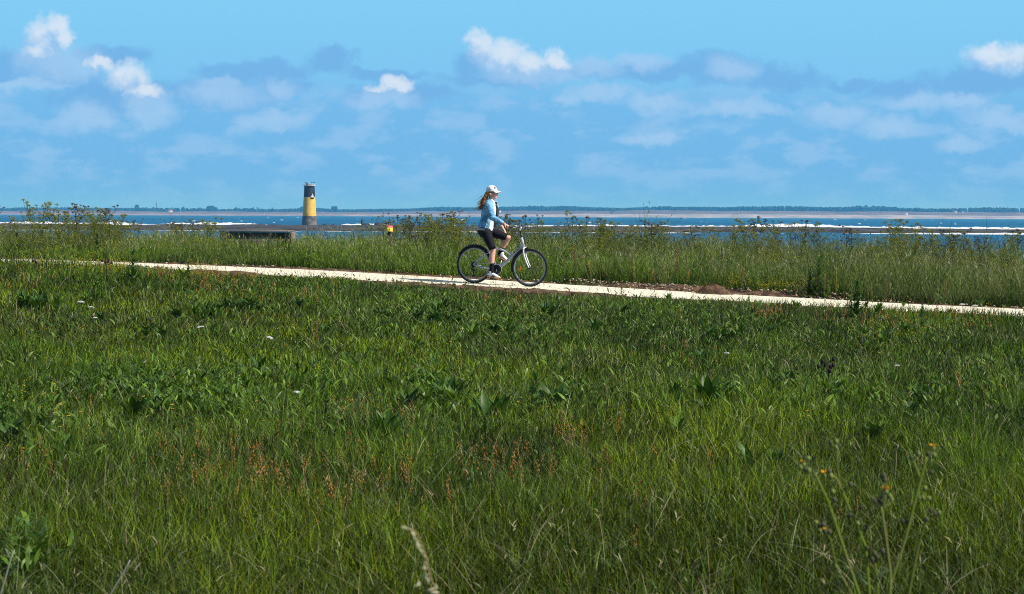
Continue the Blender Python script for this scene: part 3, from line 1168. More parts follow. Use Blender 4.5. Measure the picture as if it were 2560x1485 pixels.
for s in (-6, 6):
    tube(b, [(-208 * S + s * S, -60 * S, 82 * S), (-150 * S + s * S, -160 * S, 6 * S)], 4 * S, 5)
b.obj('ladder', mat('railing_metal'), lh)


def bird(px_, py_, depth, size, m, lab, fly, grp=None, yaw=0.0):
    p = at(px_, py_, depth)
    o = empty('bird', p)
    tag(o, lab, 'bird', grp)
    s = size
    b = Bag()
    ellipsoid(b, (0, 0, 0), (0.5 * s, 0.16 * s, 0.17 * s), nu=10, nv=7)
    ellipsoid(b, (0.46 * s, 0, 0.13 * s), (0.15 * s, 0.10 * s, 0.11 * s), nu=8, nv=6)
    tube(b, [(0.55 * s, 0, 0.12 * s), (0.72 * s, 0, 0.09 * s)], [0.045 * s, 0.005], 5)
    b.add([(-0.4 * s, 0.05 * s, 0), (-0.4 * s, -0.05 * s, 0), (-0.85 * s, -0.1 * s, 0.03), (-0.85 * s, 0.1 * s, 0.03)], [(0, 1, 2, 3)])
    if not fly:
        for y in (-.06, .06):
            tube(b, [(0, y * s, -0.1 * s), (0.02 * s, y * s, -0.42 * s)], 0.03 * s, 5)
    b.obj('body', m, o, smooth=True)
    if fly:
        for sg in (-1, 1):
            b = Bag()
            V = []
            for (xx, yy, zz, th_) in [(0.18, 0.1, 0.05, .05), (-0.15, 0.1, 0.05, .03), (0.22, 0.75, 0.30, .03), (-0.08, 0.75, 0.30, .02), (-0.05, 1.5, 0.16, .012), (-0.2, 1.45, 0.16, .01)]:
                V += [(xx * s, sg * yy * s, (zz + th_) * s), (xx * s, sg * yy * s, (zz - th_) * s)]
            b.add(V, [(0, 2, 6, 4), (1, 5, 7, 3), (4, 6, 10, 8), (5, 9, 11, 7), (0, 4, 5, 1), (2, 3, 7, 6), (4, 8, 9, 5), (6, 7, 11, 10)])
            b.obj('wing', m, o)
    o.rotation_euler = (0, 0, yaw)


M_GULL = mat('gull_white', (0.78, 0.78, 0.78), 0.8, 0.1, noise=0.05)
M_CORM = mat('dark_plumage', (0.03, 0.03, 0.035), 0.7, 0.2, noise=0.1)
bird(82, 485, 420, 0.24, M_GULL, 'white gull flying low in the sky above the left weeds', True, yaw=0.5)
bird(642, 452, 520, 0.22, M_GULL, 'white gull flying in the sky left of the lighthouse top', True, yaw=-0.4)
for (px_, py_, lab, yw) in [(763.5, 457, 'dark bird perched on the left rim of the lighthouse gallery', 0), (784.5, 456.5, 'dark bird perched on the right rim of the lighthouse gallery', 0.2),
                            (779, 457, 'dark bird perched between mast and right rim of the lighthouse', 2.9)]:
    bird(px_, py_, LD - 1.5, 0.95, M_CORM, lab, False, yaw=yw)

# ------------------------------------------------------------------ concrete wall, marker sign, wooden posts
M_CONC = mat('old_concrete', (0.055, 0.045, 0.040), 0.9, 0.15, color2=(0.11, 0.09, 0.08), nscale=3.0, bump=0.6, bscale=12, detail=7)
M_COPE = mat('pale_concrete', (0.20, 0.155, 0.135), 0.9, 0.15, noise=0.25, nscale=5, bump=0.4)
WD = 58.0
ws = WD / F_PX
p0, p1 = at(548, 578.5, WD), at(733, 576, WD)
wl = empty('concrete_wall', ((p0.x + p1.x) / 2, WD, p0.z - 1.3))
tag(wl, 'low dark concrete wall with pale coping behind the weeds left of the lighthouse', 'wall')
wlen = p1.x - p0.x
b = Bag()
box(b, (0, 0.20, 0.62), (wlen - 0.04, 0.30, 1.32))
b.obj('wall_face', M_CONC, wl)
b = Bag()
box(b, (0, 0.18, 1.312), (wlen, 0.42, 0.035), Matrix.Rotation(-0.006, 3, 'Y'))
b.obj('coping', M_COPE, wl)
b = Bag()
box(b, (wlen / 2 + 0.035, 0.05, 0.66), (0.07, 0.7, 1.28), Matrix.Rotation(-0.07, 3, 'Y'))
b.obj('end_slab', M_COPE, wl)

SD = 45.0
sp = at(973, 578, SD)
gz = float(ground(sp.x, sp.y))
sg = empty('marker_sign', (sp.x, sp.y, gz))
tag(sg, 'yellow and pink square sign plate tilted on a short wooden post', 'sign')
hgt = sp.z - gz
b = Bag()
tube(b, [(0, 0, -0.2), (0, 0, hgt + 0.02)], 0.032, 10)
b.obj('post', mat('dark_post_wood', (0.055, 0.045, 0.03), 0.9, 0.1, noise=0.4, nscale=10, bump=0.4), sg)
ss = SD / F_PX
Rp = Matrix.Rotation(R(14), 3, 'Z') @ Matrix.Rotation(R(-38), 3, 'X') @ Matrix.Rotation(R(6), 3, 'Y')


def plate(name, x0, x1, y0, y1, m, lift):
    b = Bag()
    box(b, np.array(Rp) @ np.array([(x0 + x1) / 2, -lift, (y0 + y1) / 2]) + np.array([0.012, -0.02, hgt + 0.055]), (x1 - x0, 0.006, y1 - y0), Rp)
    return b.obj(name, m, sg)


pw, ph = 0.066, 0.078
plate('sign_plate', -pw, pw, -ph, ph, mat('yellow_plate', (0.80, 0.52, 0.045), 0.5, 0.4, noise=0.04), 0.0)
plate('pink_stripe', -pw, pw, ph * 0.36, ph * 1.0, mat('pink_plate', (0.72, 0.13, 0.17), 0.5, 0.4, noise=0.04), 0.0045)
b = Bag()
for (dx, dz, rx, rz, an) in [(0.0, 0.0, .007, .022, 0.5), (-0.004, -0.018, .009, .010, 0), (0.006, 0.010, .006, .010, -0.4)]:
    c = np.array(Rp) @ np.array([dx, -0.0065, dz - 0.012]) + np.array([0.012, -0.02, hgt + 0.055])
    ellipsoid(b, c, (rx, 0.002, rz), rot=np.array(Rp @ Matrix.Rotation(an, 3, 'Y')), nu=10, nv=6)
b.obj('pictogram', mat('dark_mark', (0.10, 0.05, 0.02), 0.6, 0.3), sg)

M_POST = mat('grey_post_wood', (0.19, 0.17, 0.14), 0.9, 0.1, color2=(0.11, 0.085, 0.06), nscale=9, bump=0.5, bscale=30)
for (px_, ytop, dep, rad, lab) in [(1806, 619, 44.0, 0.036, 'weathered grey wooden post standing in the weeds right of the cyclist')]:
    p = at(px_, ytop, dep)
    gz = float(ground(p.x, p.y))
    b = Bag()
    hp = p.z - gz
    tube(b, [(0, 0, -0.2), (0.01, 0, hp * 0.5), (0, 0, hp - 0.02), (0, 0, hp)], [rad, rad, rad * 0.97, rad * 0.8], 12)
    o = b.obj('wooden_post', M_POST, smooth=True)
    o.location = (p.x, p.y, gz)
    tag(o, lab, 'post')
# ------------------------------------------------------------------ vegetation: the meadow in front of the path


def sample_meadow(N, power=0.9, nmax=-1.15):
    """points on the near meadow, more of them per square metre close to the camera"""
    out = []
    tot = 0
    while tot < N:
        m = N * 2
        px_ = rng.uniform(-420, 2980, m)
        v = rng.uniform(0, 1, m)
        lo, hi = 110.0, 1330.0
        vv = (lo ** (1 - power) + v * (hi ** (1 - power) - lo ** (1 - power))) ** (1 / (1 - power))
        P = hit(px_, HORIZON + vv, 30)
        t, n = tn(P[:, 0], P[:, 1])
        k = (n < nmax) & (P[:, 1] > 5.5)
        P = P[k]
        out.append(P)
        tot += len(P)
    return np.concatenate(out)[:N]


def jitter_col(base, N, s=0.22, hs=0.10):
    base = np.asarray(base, float)
    k = rng.uniform(1 - s, 1 + s, (N, 1))
    h = rng.uniform(1 - hs, 1 + hs, (N, 3))
    return np.clip(base * k * h, 0, 1)


G_OLIVE = np.array([0.152, 0.202, 0.010])
G_MID = np.array([0.112, 0.174, 0.012])
G_BLUE = np.array([0.085, 0.168, 0.028])
G_DULL = np.array([0.122, 0.158, 0.038])

bag = Bag()
N = 270000
P = sample_meadow(N)
D = P[:, 1]
nz1 = fbm(P[:, 0] * 0.55, P[:, 1] * 0.30, 111, 4)
nz2 = fbm(P[:, 0] * 1.8, P[:, 1] * 0.9, 112, 3)
nz3 = fbm(P[:, 0] * 0.25 + 7, P[:, 1] * 0.16, 113, 3)
u = rng.uniform(0, 1, N)
nzc = fbm(P[:, 0] * 1.25, P[:, 1] * 0.6, 114, 3)
nzd = fbm(P[:, 0] * 0.5 + 11, P[:, 1] * 0.22, 115, 4)
f = sstep(0.38, 0.62, nz1)[:, None]
C = G_OLIVE * (1 - f) + G_MID * f
f2 = sstep(0.50, 0.68, nz3)[:, None] * sstep(9, 15, D)[:, None]
C = C * (1 - 0.85 * f2) + G_DULL * 0.85 * f2
f4 = (sstep(0.52, 0.66, nzd) * sstep(8, 13, D))[:, None]
C = C * (1 - 0.75 * f4) + np.array([0.052, 0.100, 0.010]) * 0.75 * f4
C = C * (0.70 + 0.55 * sstep(0.35, 0.65, nzc))[:, None] * (0.74 + 0.26 * sstep(9, 17, D))[:, None]
f3 = (u < 0.16)[:, None]
C = np.where(f3, G_BLUE, C)
C = C * (0.22 + 1.75 * rng.uniform(0, 1, (N, 1)) ** 1.8) * rng.uniform(0.88, 1.12, (N, 3))
pale_ = rng.uniform(0, 1, N) < 0.035  # sparse pale blades: small highlights put into the blade colour
C[pale_] = jitter_col((0.25, 0.29, 0.12), int(pale_.sum()), 0.35)
brown_ = rng.uniform(0, 1, N) < 0.025
C[brown_] = jitter_col((0.10, 0.075, 0.035), int(brown_.sum()), 0.4)
near_soil = sstep(-3.2, -1.2, tn(P[:, 0], P[:, 1])[1])
tt_ = tn(P[:, 0], P[:, 1])[0]
nn_ = tn(P[:, 0], P[:, 1])[1]
bare = sstep(-2.3, -1.7, nn_ + 0.5 * (nz2 - 0.5)) * np.maximum(sstep(-7, -6.2, tt_) * sstep(-3.0, -3.8, tt_), sstep(-2.8, -2.0, tt_) * sstep(4.2, 3.2, tt_)) * 0.93
H = (0.035 + 0.10 * rng.uniform(0, 1, N) ** 1.5 + 0.08 * nz1 + 0.06 * nz2 + 0.085 * sstep(0.38, 0.68, nzc)) * (1 - 0.25 * sstep(20, 30, D)) * (1 - 0.5 * near_soil * sstep(6.0, 4.0, tt_) * sstep(-9, -7, tt_)) * (1 + 1.0 * near_soil * sstep(-6.5, -8.5, tt_))
keep = rng.uniform(0, 1, N) > bare
wid = (0.0052 + 0.0036 * rng.uniform(0, 1, N)) * np.clip(D / 15.0, 0.85, 1.9)
blades(bag, P[keep], H[keep], wid[keep], rng.uniform(0, 6.28, N)[keep], rng.uniform(0.0, 0.38, N)[keep], rng.uniform(0.0, 0.7, N)[keep] ** 1.3,
       rng.uniform(0, np.pi, N)[keep], C[keep])
tag(bag.obj('meadow_grass', M_GRASS), 'dense green grass covering the meadow in front of the path', 'grass', kind='stuff')

# thin arching stalks, dark and straw coloured, lying over the grass
bag = Bag()
N = 20000
P = sample_meadow(N, 0.75)
D = P[:, 1]
C = np.where((rng.uniform(0, 1, N) < 0.80)[:, None], jitter_col((0.048, 0.066, 0.018), N, 0.4), jitter_col((0.22, 0.20, 0.105), N, 0.3))
tips = blades(bag, P, rng.uniform(0.18, 0.36, N), 0.0026 * np.clip(D / 13, 0.9, 2.2), rng.uniform(0, 6.28, N), rng.uniform(0.1, 0.7, N), rng.uniform(0.1, 0.9, N),
              rng.uniform(0, np.pi, N), C, prof=(1, 1, 0.9, 0.8, 0.7, 0.5, 0.0))
# seed heads at some tips: several short spikelets
k = np.nonzero(rng.uniform(0, 1, N) < 0.20)[0]
for j in range(3):
    blades(bag, tips[k] + rng.normal(0, 0.006, (len(k), 3)) - np.array([0, 0, 0.014 * j]), rng.uniform(0.02, 0.045, len(k)), 0.006 * np.clip(D[k] / 13, 0.9, 2.2), rng.uniform(0, 6.28, len(k)), 0.6, 0.5, rng.uniform(0, 3.14, len(k)), C[k] * 1.15, prof=(0.5, 1.0, 0.0))
N = 1100
P = sample_meadow(N, 0.5)
D = P[:, 1]
C = jitter_col((0.25, 0.235, 0.14), N, 0.4)
blades(bag, P + np.array([0, 0, 0.05]), rng.uniform(0.10, 0.30, N), 0.0034 * np.clip(D / 12, 0.9, 2.0), rng.uniform(0, 6.28, N), rng.uniform(0.3, 1.3, N), rng.uniform(0.0, 0.9, N), rng.uniform(0, np.pi, N), C, prof=(1, 1, 0.95, 0.9, 0.8, 0.6, 0.0))
tag(bag.obj('grass_stalks', M_DRY), 'thin dark and straw coloured stalks arching over the meadow grass', 'grass stalks', kind='stuff')

# sorrel: rusty orange seed spikes in loose patches
bag = Bag()
patches = [(480, 1190, 90, 70, 60), (720, 1200, 170, 70, 130), (800, 1270, 160, 60, 60), (1000, 1190, 150, 70, 70), (1290, 1180, 150, 50, 80), (920, 1055, 70, 22, 45), (1020, 1060, 30, 20, 18), (1430, 1090, 60, 25, 50), (960, 1220, 20, 30, 8),
           (100, 1165, 40, 25, 18), (230, 1040, 70, 40, 24), (560, 1230, 120, 60, 45), (530, 683, 40, 20, 70), (400, 668, 30, 14, 60), (640, 700, 80, 20, 50), (1220, 735, 60, 12, 24), (1310, 765, 50, 16, 14), (1920, 778, 30, 10, 50), (2100, 772, 40, 12, 40),
           (2230, 785, 60, 14, 44), (2450, 790, 60, 24, 46), (2380, 770, 40, 10, 20), (790, 720, 30, 20, 30), (60, 690, 60, 25, 30), (1720, 905, 100, 60, 18), (2395, 965, 10, 14, 5), (2200, 1250, 200, 80, 10), (1600, 1250, 180, 90, 16), (340, 1290, 220, 70, 16)]
for (x, y, sx, sy, cnt) in patches:
    cnt = max(3, int(cnt * (0.42 if y > 1000 else 0.6)))
    sx, sy = sx * 1.5, sy * 1.5
    px_ = rng.normal(x, sx * 0.5, cnt)
    py_ = rng.normal(y, sy * 0.5, cnt) + 20 + 1800 / max(y - 500, 60)
    P = hit(px_, np.maximum(py_, 660))
    t, n = tn(P[:, 0], P[:, 1])
    P = P[n < -1.1]
    M = len(P)
    if not M:
        continue
    D = P[:, 1]
    hh = rng.uniform(0.13, 0.25, M)
    az = rng.uniform(0, 6.28, M)
    ln = rng.uniform(0, 0.25, M)
    cnt_ = M
    base_c = jitter_col((0.38, 0.165, 0.042), M, 0.35, 0.15)
    yel = rng.uniform(0, 1, M) < 0.3
    base_c[yel] = jitter_col((0.36, 0.23, 0.085), int(yel.sum()), 0.25)
    tip = blades(bag, P, hh, 0.003 * np.clip(D / 13, 0.9, 2), az, ln, 0.05, rng.uniform(0, 3.14, M), base_c * 0.6)
    for j in range(11):
        s = 1 - 0.045 * j
        q = P + (tip - P) * s + rng.normal(0, 0.005, (M, 3))
        seeds(bag, q, 0.0030 * np.clip(D / 14, 0.9, 1.9) * rng.uniform(0.5, 1.2, M), 0.010 * rng.uniform(0.6, 1.3, M), base_c * rng.uniform(0.7, 1.2, (M, 1)))
tag(bag.obj('sorrel', M_DRY), 'rusty orange sorrel spikes scattered in patches through the meadow', 'sorrel', kind='stuff')

# low broad-leaved ground cover: leafy patches between the grass
bag = Bag()
lp = [(470, 985, 210, 60, 900), (330, 960, 150, 50, 320), (1290, 815, 120, 45, 520), (1090, 985, 90, 45, 260), (1180, 800, 130, 60, 330), (980, 790, 90, 40, 260), (560, 745, 120, 40, 330), (1010, 735, 90, 22, 260), (740, 700, 90, 12, 220),
      (1450, 780, 160, 40, 360), (1830, 820, 130, 40, 330), (2250, 820, 180, 40, 330), (1820, 985, 120, 35, 220), (2050, 985, 140, 40, 260), (2330, 1010, 120, 40, 160), (90, 1060, 80, 60, 180), (60, 1440, 60, 40, 120),
      (780, 960, 130, 70, 320), (2450, 960, 120, 40, 120), (1400, 1000, 110, 45, 260), (1150, 770, 90, 30, 200), (230, 870, 200, 60, 150), (1700, 780, 120, 30, 200), (200, 1100, 200, 50, 140), (760, 1080, 120, 40, 120), (1000, 1090, 80, 40, 70), (640, 850, 500, 100, 500), (1800, 900, 600, 120, 500)]
for (x, y, sx, sy, cnt) in lp:
    cnt, sx, sy = int(cnt * 1.3), sx * 1.35, sy * 1.3
    px_ = rng.normal(x, sx * 0.55, cnt)
    py_ = rng.normal(y, sy * 0.55, cnt) + 25
    P = hit(px_, np.maximum(py_, 668))
    t, n = tn(P[:, 0], P[:, 1])
    P = P[n < -1.15]
    M = len(P)
    D = P[:, 1]
    c = np.where((rng.uniform(0, 1, M) < 0.45)[:, None], jitter_col((0.120, 0.195, 0.026), M, 0.4), jitter_col((0.062, 0.118, 0.014), M, 0.4))
    blades(bag, P + np.stack([0 * D, 0 * D, rng.uniform(0.04, 0.19, M)], -1), rng.uniform(0.05, 0.105, M), rng.uniform(0.014, 0.030, M), rng.uniform(0, 6.28, M), rng.uniform(0.1, 0.7, M), rng.uniform(0.1, 0.9, M),
           rng.uniform(0, 3.14, M), c, prof=(0.15, 0.7, 1.0, 0.8, 0.0))
tag(bag.obj('ground_cover', M_LEAF), 'low patches of small broad leaves between the meadow grass', 'ground cover', kind='stuff')

# ------------------------------------------------------------------ single broad-leaved plants of the meadow
LEAFC = [np.array([0.042, 0.098, 0.010]), np.array([0.034, 0.080, 0.010]), np.array([0.080, 0.145, 0.016]), np.array([0.048, 0.092, 0.024])]


def rosette(name, nl, L, Wd, rise, col, seed):
    rg = random.Random(seed)
    b = Bag()
    for i in range(nl):
        az = i * 2.399 + rg.uniform(-0.4, 0.4)
        s = rg.uniform(0.6, 1.1)
        leaf(b, (0.015 * math.cos(az), 0.015 * math.sin(az), 0), az, L * s, Wd * s, rise + rg.uniform(-0.25, 0.2), rg.uniform(0.2, 0.8), col * rg.uniform(0.75, 1.3), 0.3, (0.10, 0.25, 0.8, 1.0, 0.85, 0.5, 0.0), 0.06, rg)
    return b.mesh(name, M_LEAF, True)


def stem_leaves(hgt, nl, L, Wd, col, seed, top=True):
    """leafy upright weed: returns stem and leaf meshes"""
    rg = random.Random(seed)
    b = Bag()
    lean = rg.uniform(-0.1, 0.1)
    pts = [(lean * hgt * s * s, 0.03 * math.sin(3 * s), hgt * s) for s in np.linspace(0, 1, 6)]
    tube(b, pts, np.linspace(0.007, 0.003, 6), 6, (0.10, 0.055, 0.040))
    st = b.mesh('stem', M_DRY, True)
    b = Bag()
    for i in range(nl):
        s = 0.08 + 0.9 * i / (nl - 1)
        az = i * 2.399 + rg.uniform(-0.5, 0.5)
        k = (1.1 - 0.65 * s) * rg.uniform(0.75, 1.15)
        base = (lean * hgt * s * s, 0, hgt * s)
        leaf(b, base, az, L * k, Wd * k, rg.uniform(0.5, 1.15), rg.uniform(0.5, 1.3), col * rg.uniform(0.8, 1.3), 0.25, (0.25, 0.8, 1.0, 0.85, 0.5, 0.0), 0.08, rg)
    if top:
        for i in range(5):
            leaf(b, (lean * hgt, 0, hgt), i * 1.3, L * 0.5, Wd * 0.45, 1.25, 0.2, col * 1.25, 0.3, rg=rg)
    return st, b.mesh('foliage', M_LEAF, True)


DOCKS = [rosette('dock_leaves', 15, 0.27, 0.068, 1.25, LEAFC[0], 1), rosette('dock_leaves', 17, 0.22, 0.055, 1.2, LEAFC[1], 2), rosette('dock_leaves', 20, 0.21, 0.046, 1.2, LEAFC[2], 3),
         rosette('dock_leaves', 7, 0.36, 0.085, 1.3, LEAFC[0] * 0.9, 4)]
WEEDS = [stem_leaves(0.42, 34, 0.17, 0.050, LEAFC[2], 11), stem_leaves(0.36, 48, 0.15, 0.044, LEAFC[1], 12), stem_leaves(0.50, 26, 0.25, 0.075, LEAFC[1], 13), stem_leaves(0.40, 55, 0.11, 0.034, LEAFC[2] * 1.15, 14)]


def place(o, p, s, rz, zoff=-0.01):
    o.location = (float(p[0]), float(p[1]), float(p[2]) + zoff)
    o.scale = (s, s, s)
    o.rotation_euler = (random.uniform(-.06, .06), random.uniform(-.06, .06), rz)


def dock(px_, py_, kind, s, lab, grp=None):
    o = link('dock_plant', DOCKS[kind])
    place(o, hit(px_, py_), s * 1.2, random.uniform(0, 6.28), 0.06)
    return tag(o, lab, 'dock plant', grp)


def weed(px_, py_, kind, s, lab, grp=None):
    p = hit(px_, py_)
    o = empty('leafy_weed', (0, 0, 0))
    place(o, p, s, random.uniform(0, 6.28))
    tag(o, lab, 'weed', grp)
    link('stem', WEEDS[kind][0], o)
    link('foliage', WEEDS[kind][1], o)
    return o


weed(332, 716, 2, 1.05, 'tall dark broad-leaved weed standing against the path at left')
weed(322, 712, 1, 0.8, 'smaller dark weed leaning on the tall broad-leaved one at left')
def dock_clump(px_, py_, w, h, cnt, kinds, s, lab, grp):
    for i in range(cnt):
        dock(px_ + random.uniform(-.5, .5) * w, py_ + random.uniform(-.5, .5) * h, random.choice(kinds), s * random.uniform(0.75, 1.15), lab, grp)


dock_clump(103, 778, 120, 22, 9, [1, 2], 0.95, 'dock in the wide dark clump below the left end of the path', 'dark dock clump at the left')
dock_clump(490, 800, 110, 26, 8, [1, 2, 2], 0.85, 'dock in the dark clump below the left path verge', 'dock clump below the left verge')
dock_clump(590, 790, 120, 22, 7, [1, 2], 0.75, 'dock in the loose clump right of the dark verge clump', 'loose dock clump left of centre')
dock_clump(1000, 800, 120, 24, 8, [1, 2], 0.72, 'dock in the clump in front of the path left of the rear wheel', 'dock clump left of the rear wheel')
dock_clump(1120, 815, 120, 26, 8, [1, 2], 0.72, 'dock in the clump below the rear wheel', 'dock clump below the rear wheel')
dock_clump(1290, 845, 150, 34, 9, [2, 2, 1], 0.75, 'dock in the bright clump below the front wheel', 'dock clump below the front wheel')
dock_clump(1850, 855, 200, 26, 8, [1, 2], 0.62, 'dock in the loose clump below the soil heap', 'dock clump below the soil heap')
dock_clump(1080, 1030, 130, 34, 8, [2, 1], 0.75, 'dock in the clump left of the largest dock', 'dock clump left of the largest dock')
dock_clump(480, 1030, 360, 70, 18, [2, 2, 1], 0.55, 'small dock in the bright leafy patch at left', 'docks in the bright leafy patch')
weed(238, 760, 0, 1.15, 'bright green bushy weed right of the wide dark dock clump')
weed(258, 765, 3, 1.1, 'small bushy weed crowding the right side of the bright bushy weed')
weed(472, 704, 1, 0.9, 'grey green weed with a pale upright leaf reaching over the path')
dock(460, 706, 2, 1.0, 'low leafy dock at the foot of the grey green weed by the path')
weed(140, 960, 3, 0.75, 'small grey green weed at left above the bright leafy patch')
weed(345, 905, 0, 0.5, 'lone small pale-leaved weed in the dull left meadow')
dock(650, 952, 3, 0.6, 'dock with one pale leaf arching sideways in the left meadow')
weed(810, 1010, 0, 0.85, 'taller leafy weed with pale leaves left of the meadow centre')
weed(812, 1085, 1, 0.75, 'reddish stemmed weed just below the taller leafy weed')
dock(335, 1068, 1, 0.85, 'dark dock with drooping leaves below the bright leafy patch')
dock(395, 1055, 3, 0.62, 'single broad dark-leaved dock right of the drooping dock')
weed(120, 1115, 0, 0.75, 'red stemmed weed with dark leaves at the left side')
weed(8, 1110, 2, 0.62, 'dark weed cut by the left photo edge')
dock(20, 1140, 1, 0.85, 'blue green leaves low at the left photo edge')
dock(165, 1165, 3, 0.45, 'long dark leaf clump below the red stemmed weed')
dock(255, 1158, 1, 0.6, 'small dark dock right of the long dark leaf clump')
dock(1096, 800, 1, 1.25, 'dark spreading dock below the rear wheel')
weed(1106, 822, 0, 0.8, 'bright pale leaves just under the dark spreading dock')
dock(1181, 858, 2, 1.0, 'pale green dock leaves below the front of the rear wheel')
weed(1240, 800, 3, 0.9, 'leafy weed left of the bright clump below the front wheel')
dock(1373, 805, 1, 1.1, 'dark dock right of the bright clump below the front wheel')
dock(1489, 845, 0, 0.7, 'single dark leaf dock in the meadow right of the bicycle')
weed(1032, 1005, 0, 0.85, 'upright weed with pale wide leaves left of the largest dock')
dock(1215, 1078, 3, 0.74, 'largest dock with big dark upright leaves in the meadow centre')
dock(1245, 1075, 0, 0.72, 'dark dock crowding the right side of the largest dock')
weed(1333, 1062, 2, 0.72, 'red stemmed weed with V-shaped top leaves right of the largest dock')
dock(1385, 1050, 1, 1.0, 'dark dock right of the V-topped red stemmed weed')
dock(962, 1125, 0, 0.72, 'dark dock beside orange sorrel in the lower centre')
dock(1554, 800, 1, 0.8, 'small dark dock close under the path right of the bicycle')
dock(1690, 1020, 0, 0.6, 'small dock in the right half with a yellow flower at its foot')
weed(2141, 800, 1, 1.6, 'dark weed standing across the pale path at right')
weed(2128, 803, 1, 0.9, 'lower dark weed at the left foot of the weed across the path')
dock(2195, 795, 2, 0.9, 'leafy dock right of the dark weed across the path')
weed(2302, 806, 1, 0.75, 'smaller dark weed covering the path near the right edge')
weed(1763, 840, 0, 0.95, 'pale-leaved weed in the meadow below the soil heap')
dock(1847, 855, 2, 1.0, 'dock with light leaves right of the pale-leaved weed')
dock(1772, 1035, 0, 0.95, 'broad dark dock with a light leaf in the right meadow')
dock(1790, 1028, 1, 0.9, 'dock crowding the right side of the broad dark dock')
dock(1928, 1000, 1, 0.75, 'dock between the broad dark dock and the dead stem')
dock(2078, 1020, 2, 0.95, 'leafy dock at the foot of the dead black stem')
weed(2085, 1035, 3, 0.75, 'small weed below the dead black stem')
dock(2305, 1030, 0, 0.65, 'dark dock in the right meadow above the foreground thistle')
dock(2278, 1060, 1, 0.6, 'low dark dock just under the dock above the foreground thistle')
dock(1874, 1200, 3, 0.52, 'bright narrow-leaved dock left of the foreground thistle')
dock(1940, 1195, 0, 0.42, 'dark dock right of the bright narrow-leaved one')
dock(2262, 850, 0, 0.7, 'dock with one pale blue green leaf below the right path')
dock(60, 1490, 2, 0.6, 'grey green leaf clump in the bottom left corner')
weed(40, 1510, 3, 0.5, 'pale leafy weed beside the clump in the bottom left corner')
# other plants of the same kinds that nothing sets apart
for i in range(170):
    px_, py_ = random.uniform(-20, 2580), 760 + 360 * random.random() ** 1.3
    if 1450 < px_ < 1750 and random.random() < 0.5:
        continue
    if random.random() < 0.6:
        dock(px_, py_, random.choice([1, 2, 2]), random.uniform(0.35, 0.75), 'small green dock half hidden in the meadow grass', 'small docks in the meadow grass')
    else:
        weed(px_, py_, random.choice([0, 1, 3]), random.uniform(0.4, 0.65), 'small leafy weed half hidden in the meadow grass', 'small weeds in the meadow grass')

# dead dark stems
M_DEAD = mat('dead_stem', (0.030, 0.024, 0.020), 0.9, 0.1, noise=0.3)


def dead_stem(px_, py_, hgt, heads, lab, grp=None):
    p = hit(px_, py_)
    b = Bag()
    tube(b, [(0, 0, 0), (0.01, 0, hgt * 0.5), (0, 0, hgt)], [0.009, 0.007, 0.005], 6)
    for i in range(heads):
        a = i * 2.4
        z0 = hgt * random.uniform(0.55, 0.95)
        e = (0.09 * math.cos(a) * random.uniform(.5, 1.2), 0.09 * math.sin(a), z0 + random.uniform(0.02, 0.08))
        tube(b, [(0, 0, z0), e], 0.003, 5)
        ellipsoid(b, e, (0.018, 0.018, 0.024), nu=8, nv=6)
    o = b.obj('dead_stem', M_DEAD)
    o.location = p
    return tag(o, lab, 'dead stem', grp)


dead_stem(2069, 985, 0.32, 7, 'black dead flower stem standing alone in the right meadow')
dead_stem(265, 712, 0.42, 4, 'thick black dead stalk by the path left of the tall weed')
dead_stem(272, 700, 0.36, 3, 'thinner dead stalk behind the thick black one by the path')
dead_stem(92, 700, 0.30, 4, 'dark dead stalk beside the yellow spike at the far left path')

# tall sorrel and mullein spikes
M_SPIKE = M_DRY


def spike_mesh(h, n, c0, c1, seed, w=0.018):
    rg = np.random.default_rng(seed)
    b = Bag()
    lx = rg.uniform(-0.10, 0.10)
    ss = np.linspace(0, 1, 6)
    tube(b, np.stack([lx * ss * ss + 0.012 * np.sin(ss * 5), 0.01 * ss, h * ss], -1), np.linspace(0.004, 0.0015, 6), 5, (0.09, 0.09, 0.03))
    s = 1 - 0.52 * rg.uniform(0, 1, n)
    a = rg.uniform(0, 6.28, n)
    r = w * (1.15 - 0.7 * s) * rg.uniform(0.2, 1.0, n)
    Pq = np.stack([r * np.cos(a) + lx * s * s + 0.012 * np.sin(s * 5), r * np.sin(a), s * h], -1)
    mixc = ((s - 0.48) / 0.52)[:, None]
    C = np.asarray(c0) * (1 - mixc) + np.asarray(c1) * mixc
    seeds(b, Pq, 0.0065, 0.0095, C * rg.uniform(0.6, 1.3, (n, 1)))
    return b.mesh('seed_spike', M_DRY)


SP_RED = [spike_mesh(0.55, 60, (0.10, 0.045, 0.020), (0.22, 0.095, 0.040), 5, 0.028), spike_mesh(0.48, 55, (0.12, 0.06, 0.02), (0.25, 0.14, 0.05), 6, 0.03)]
SP_YEL = [spike_mesh(0.45, 70, (0.12, 0.13, 0.02), (0.32, 0.25, 0.03), 7), spike_mesh(0.40, 65, (0.16, 0.09, 0.02), (0.33, 0.21, 0.04), 8)]


def spike(px_, py_, me, s, lab, cat='seed spike', grp=None, depth=None, ptop=None):
    o = link('seed_spike', me)
    if depth is None:
        p = hit(px_, py_)
    else:
        q = at(px_, 600, depth)
        p = (q.x, depth, float(ground(q.x, depth)))
        if ptop is not None:
            s = max(0.4, (at(px_, ptop, depth).z - p[2]) / 0.52)
    place(o, p, s, random.uniform(0, 6.28))
    return tag(o, lab, cat, grp)


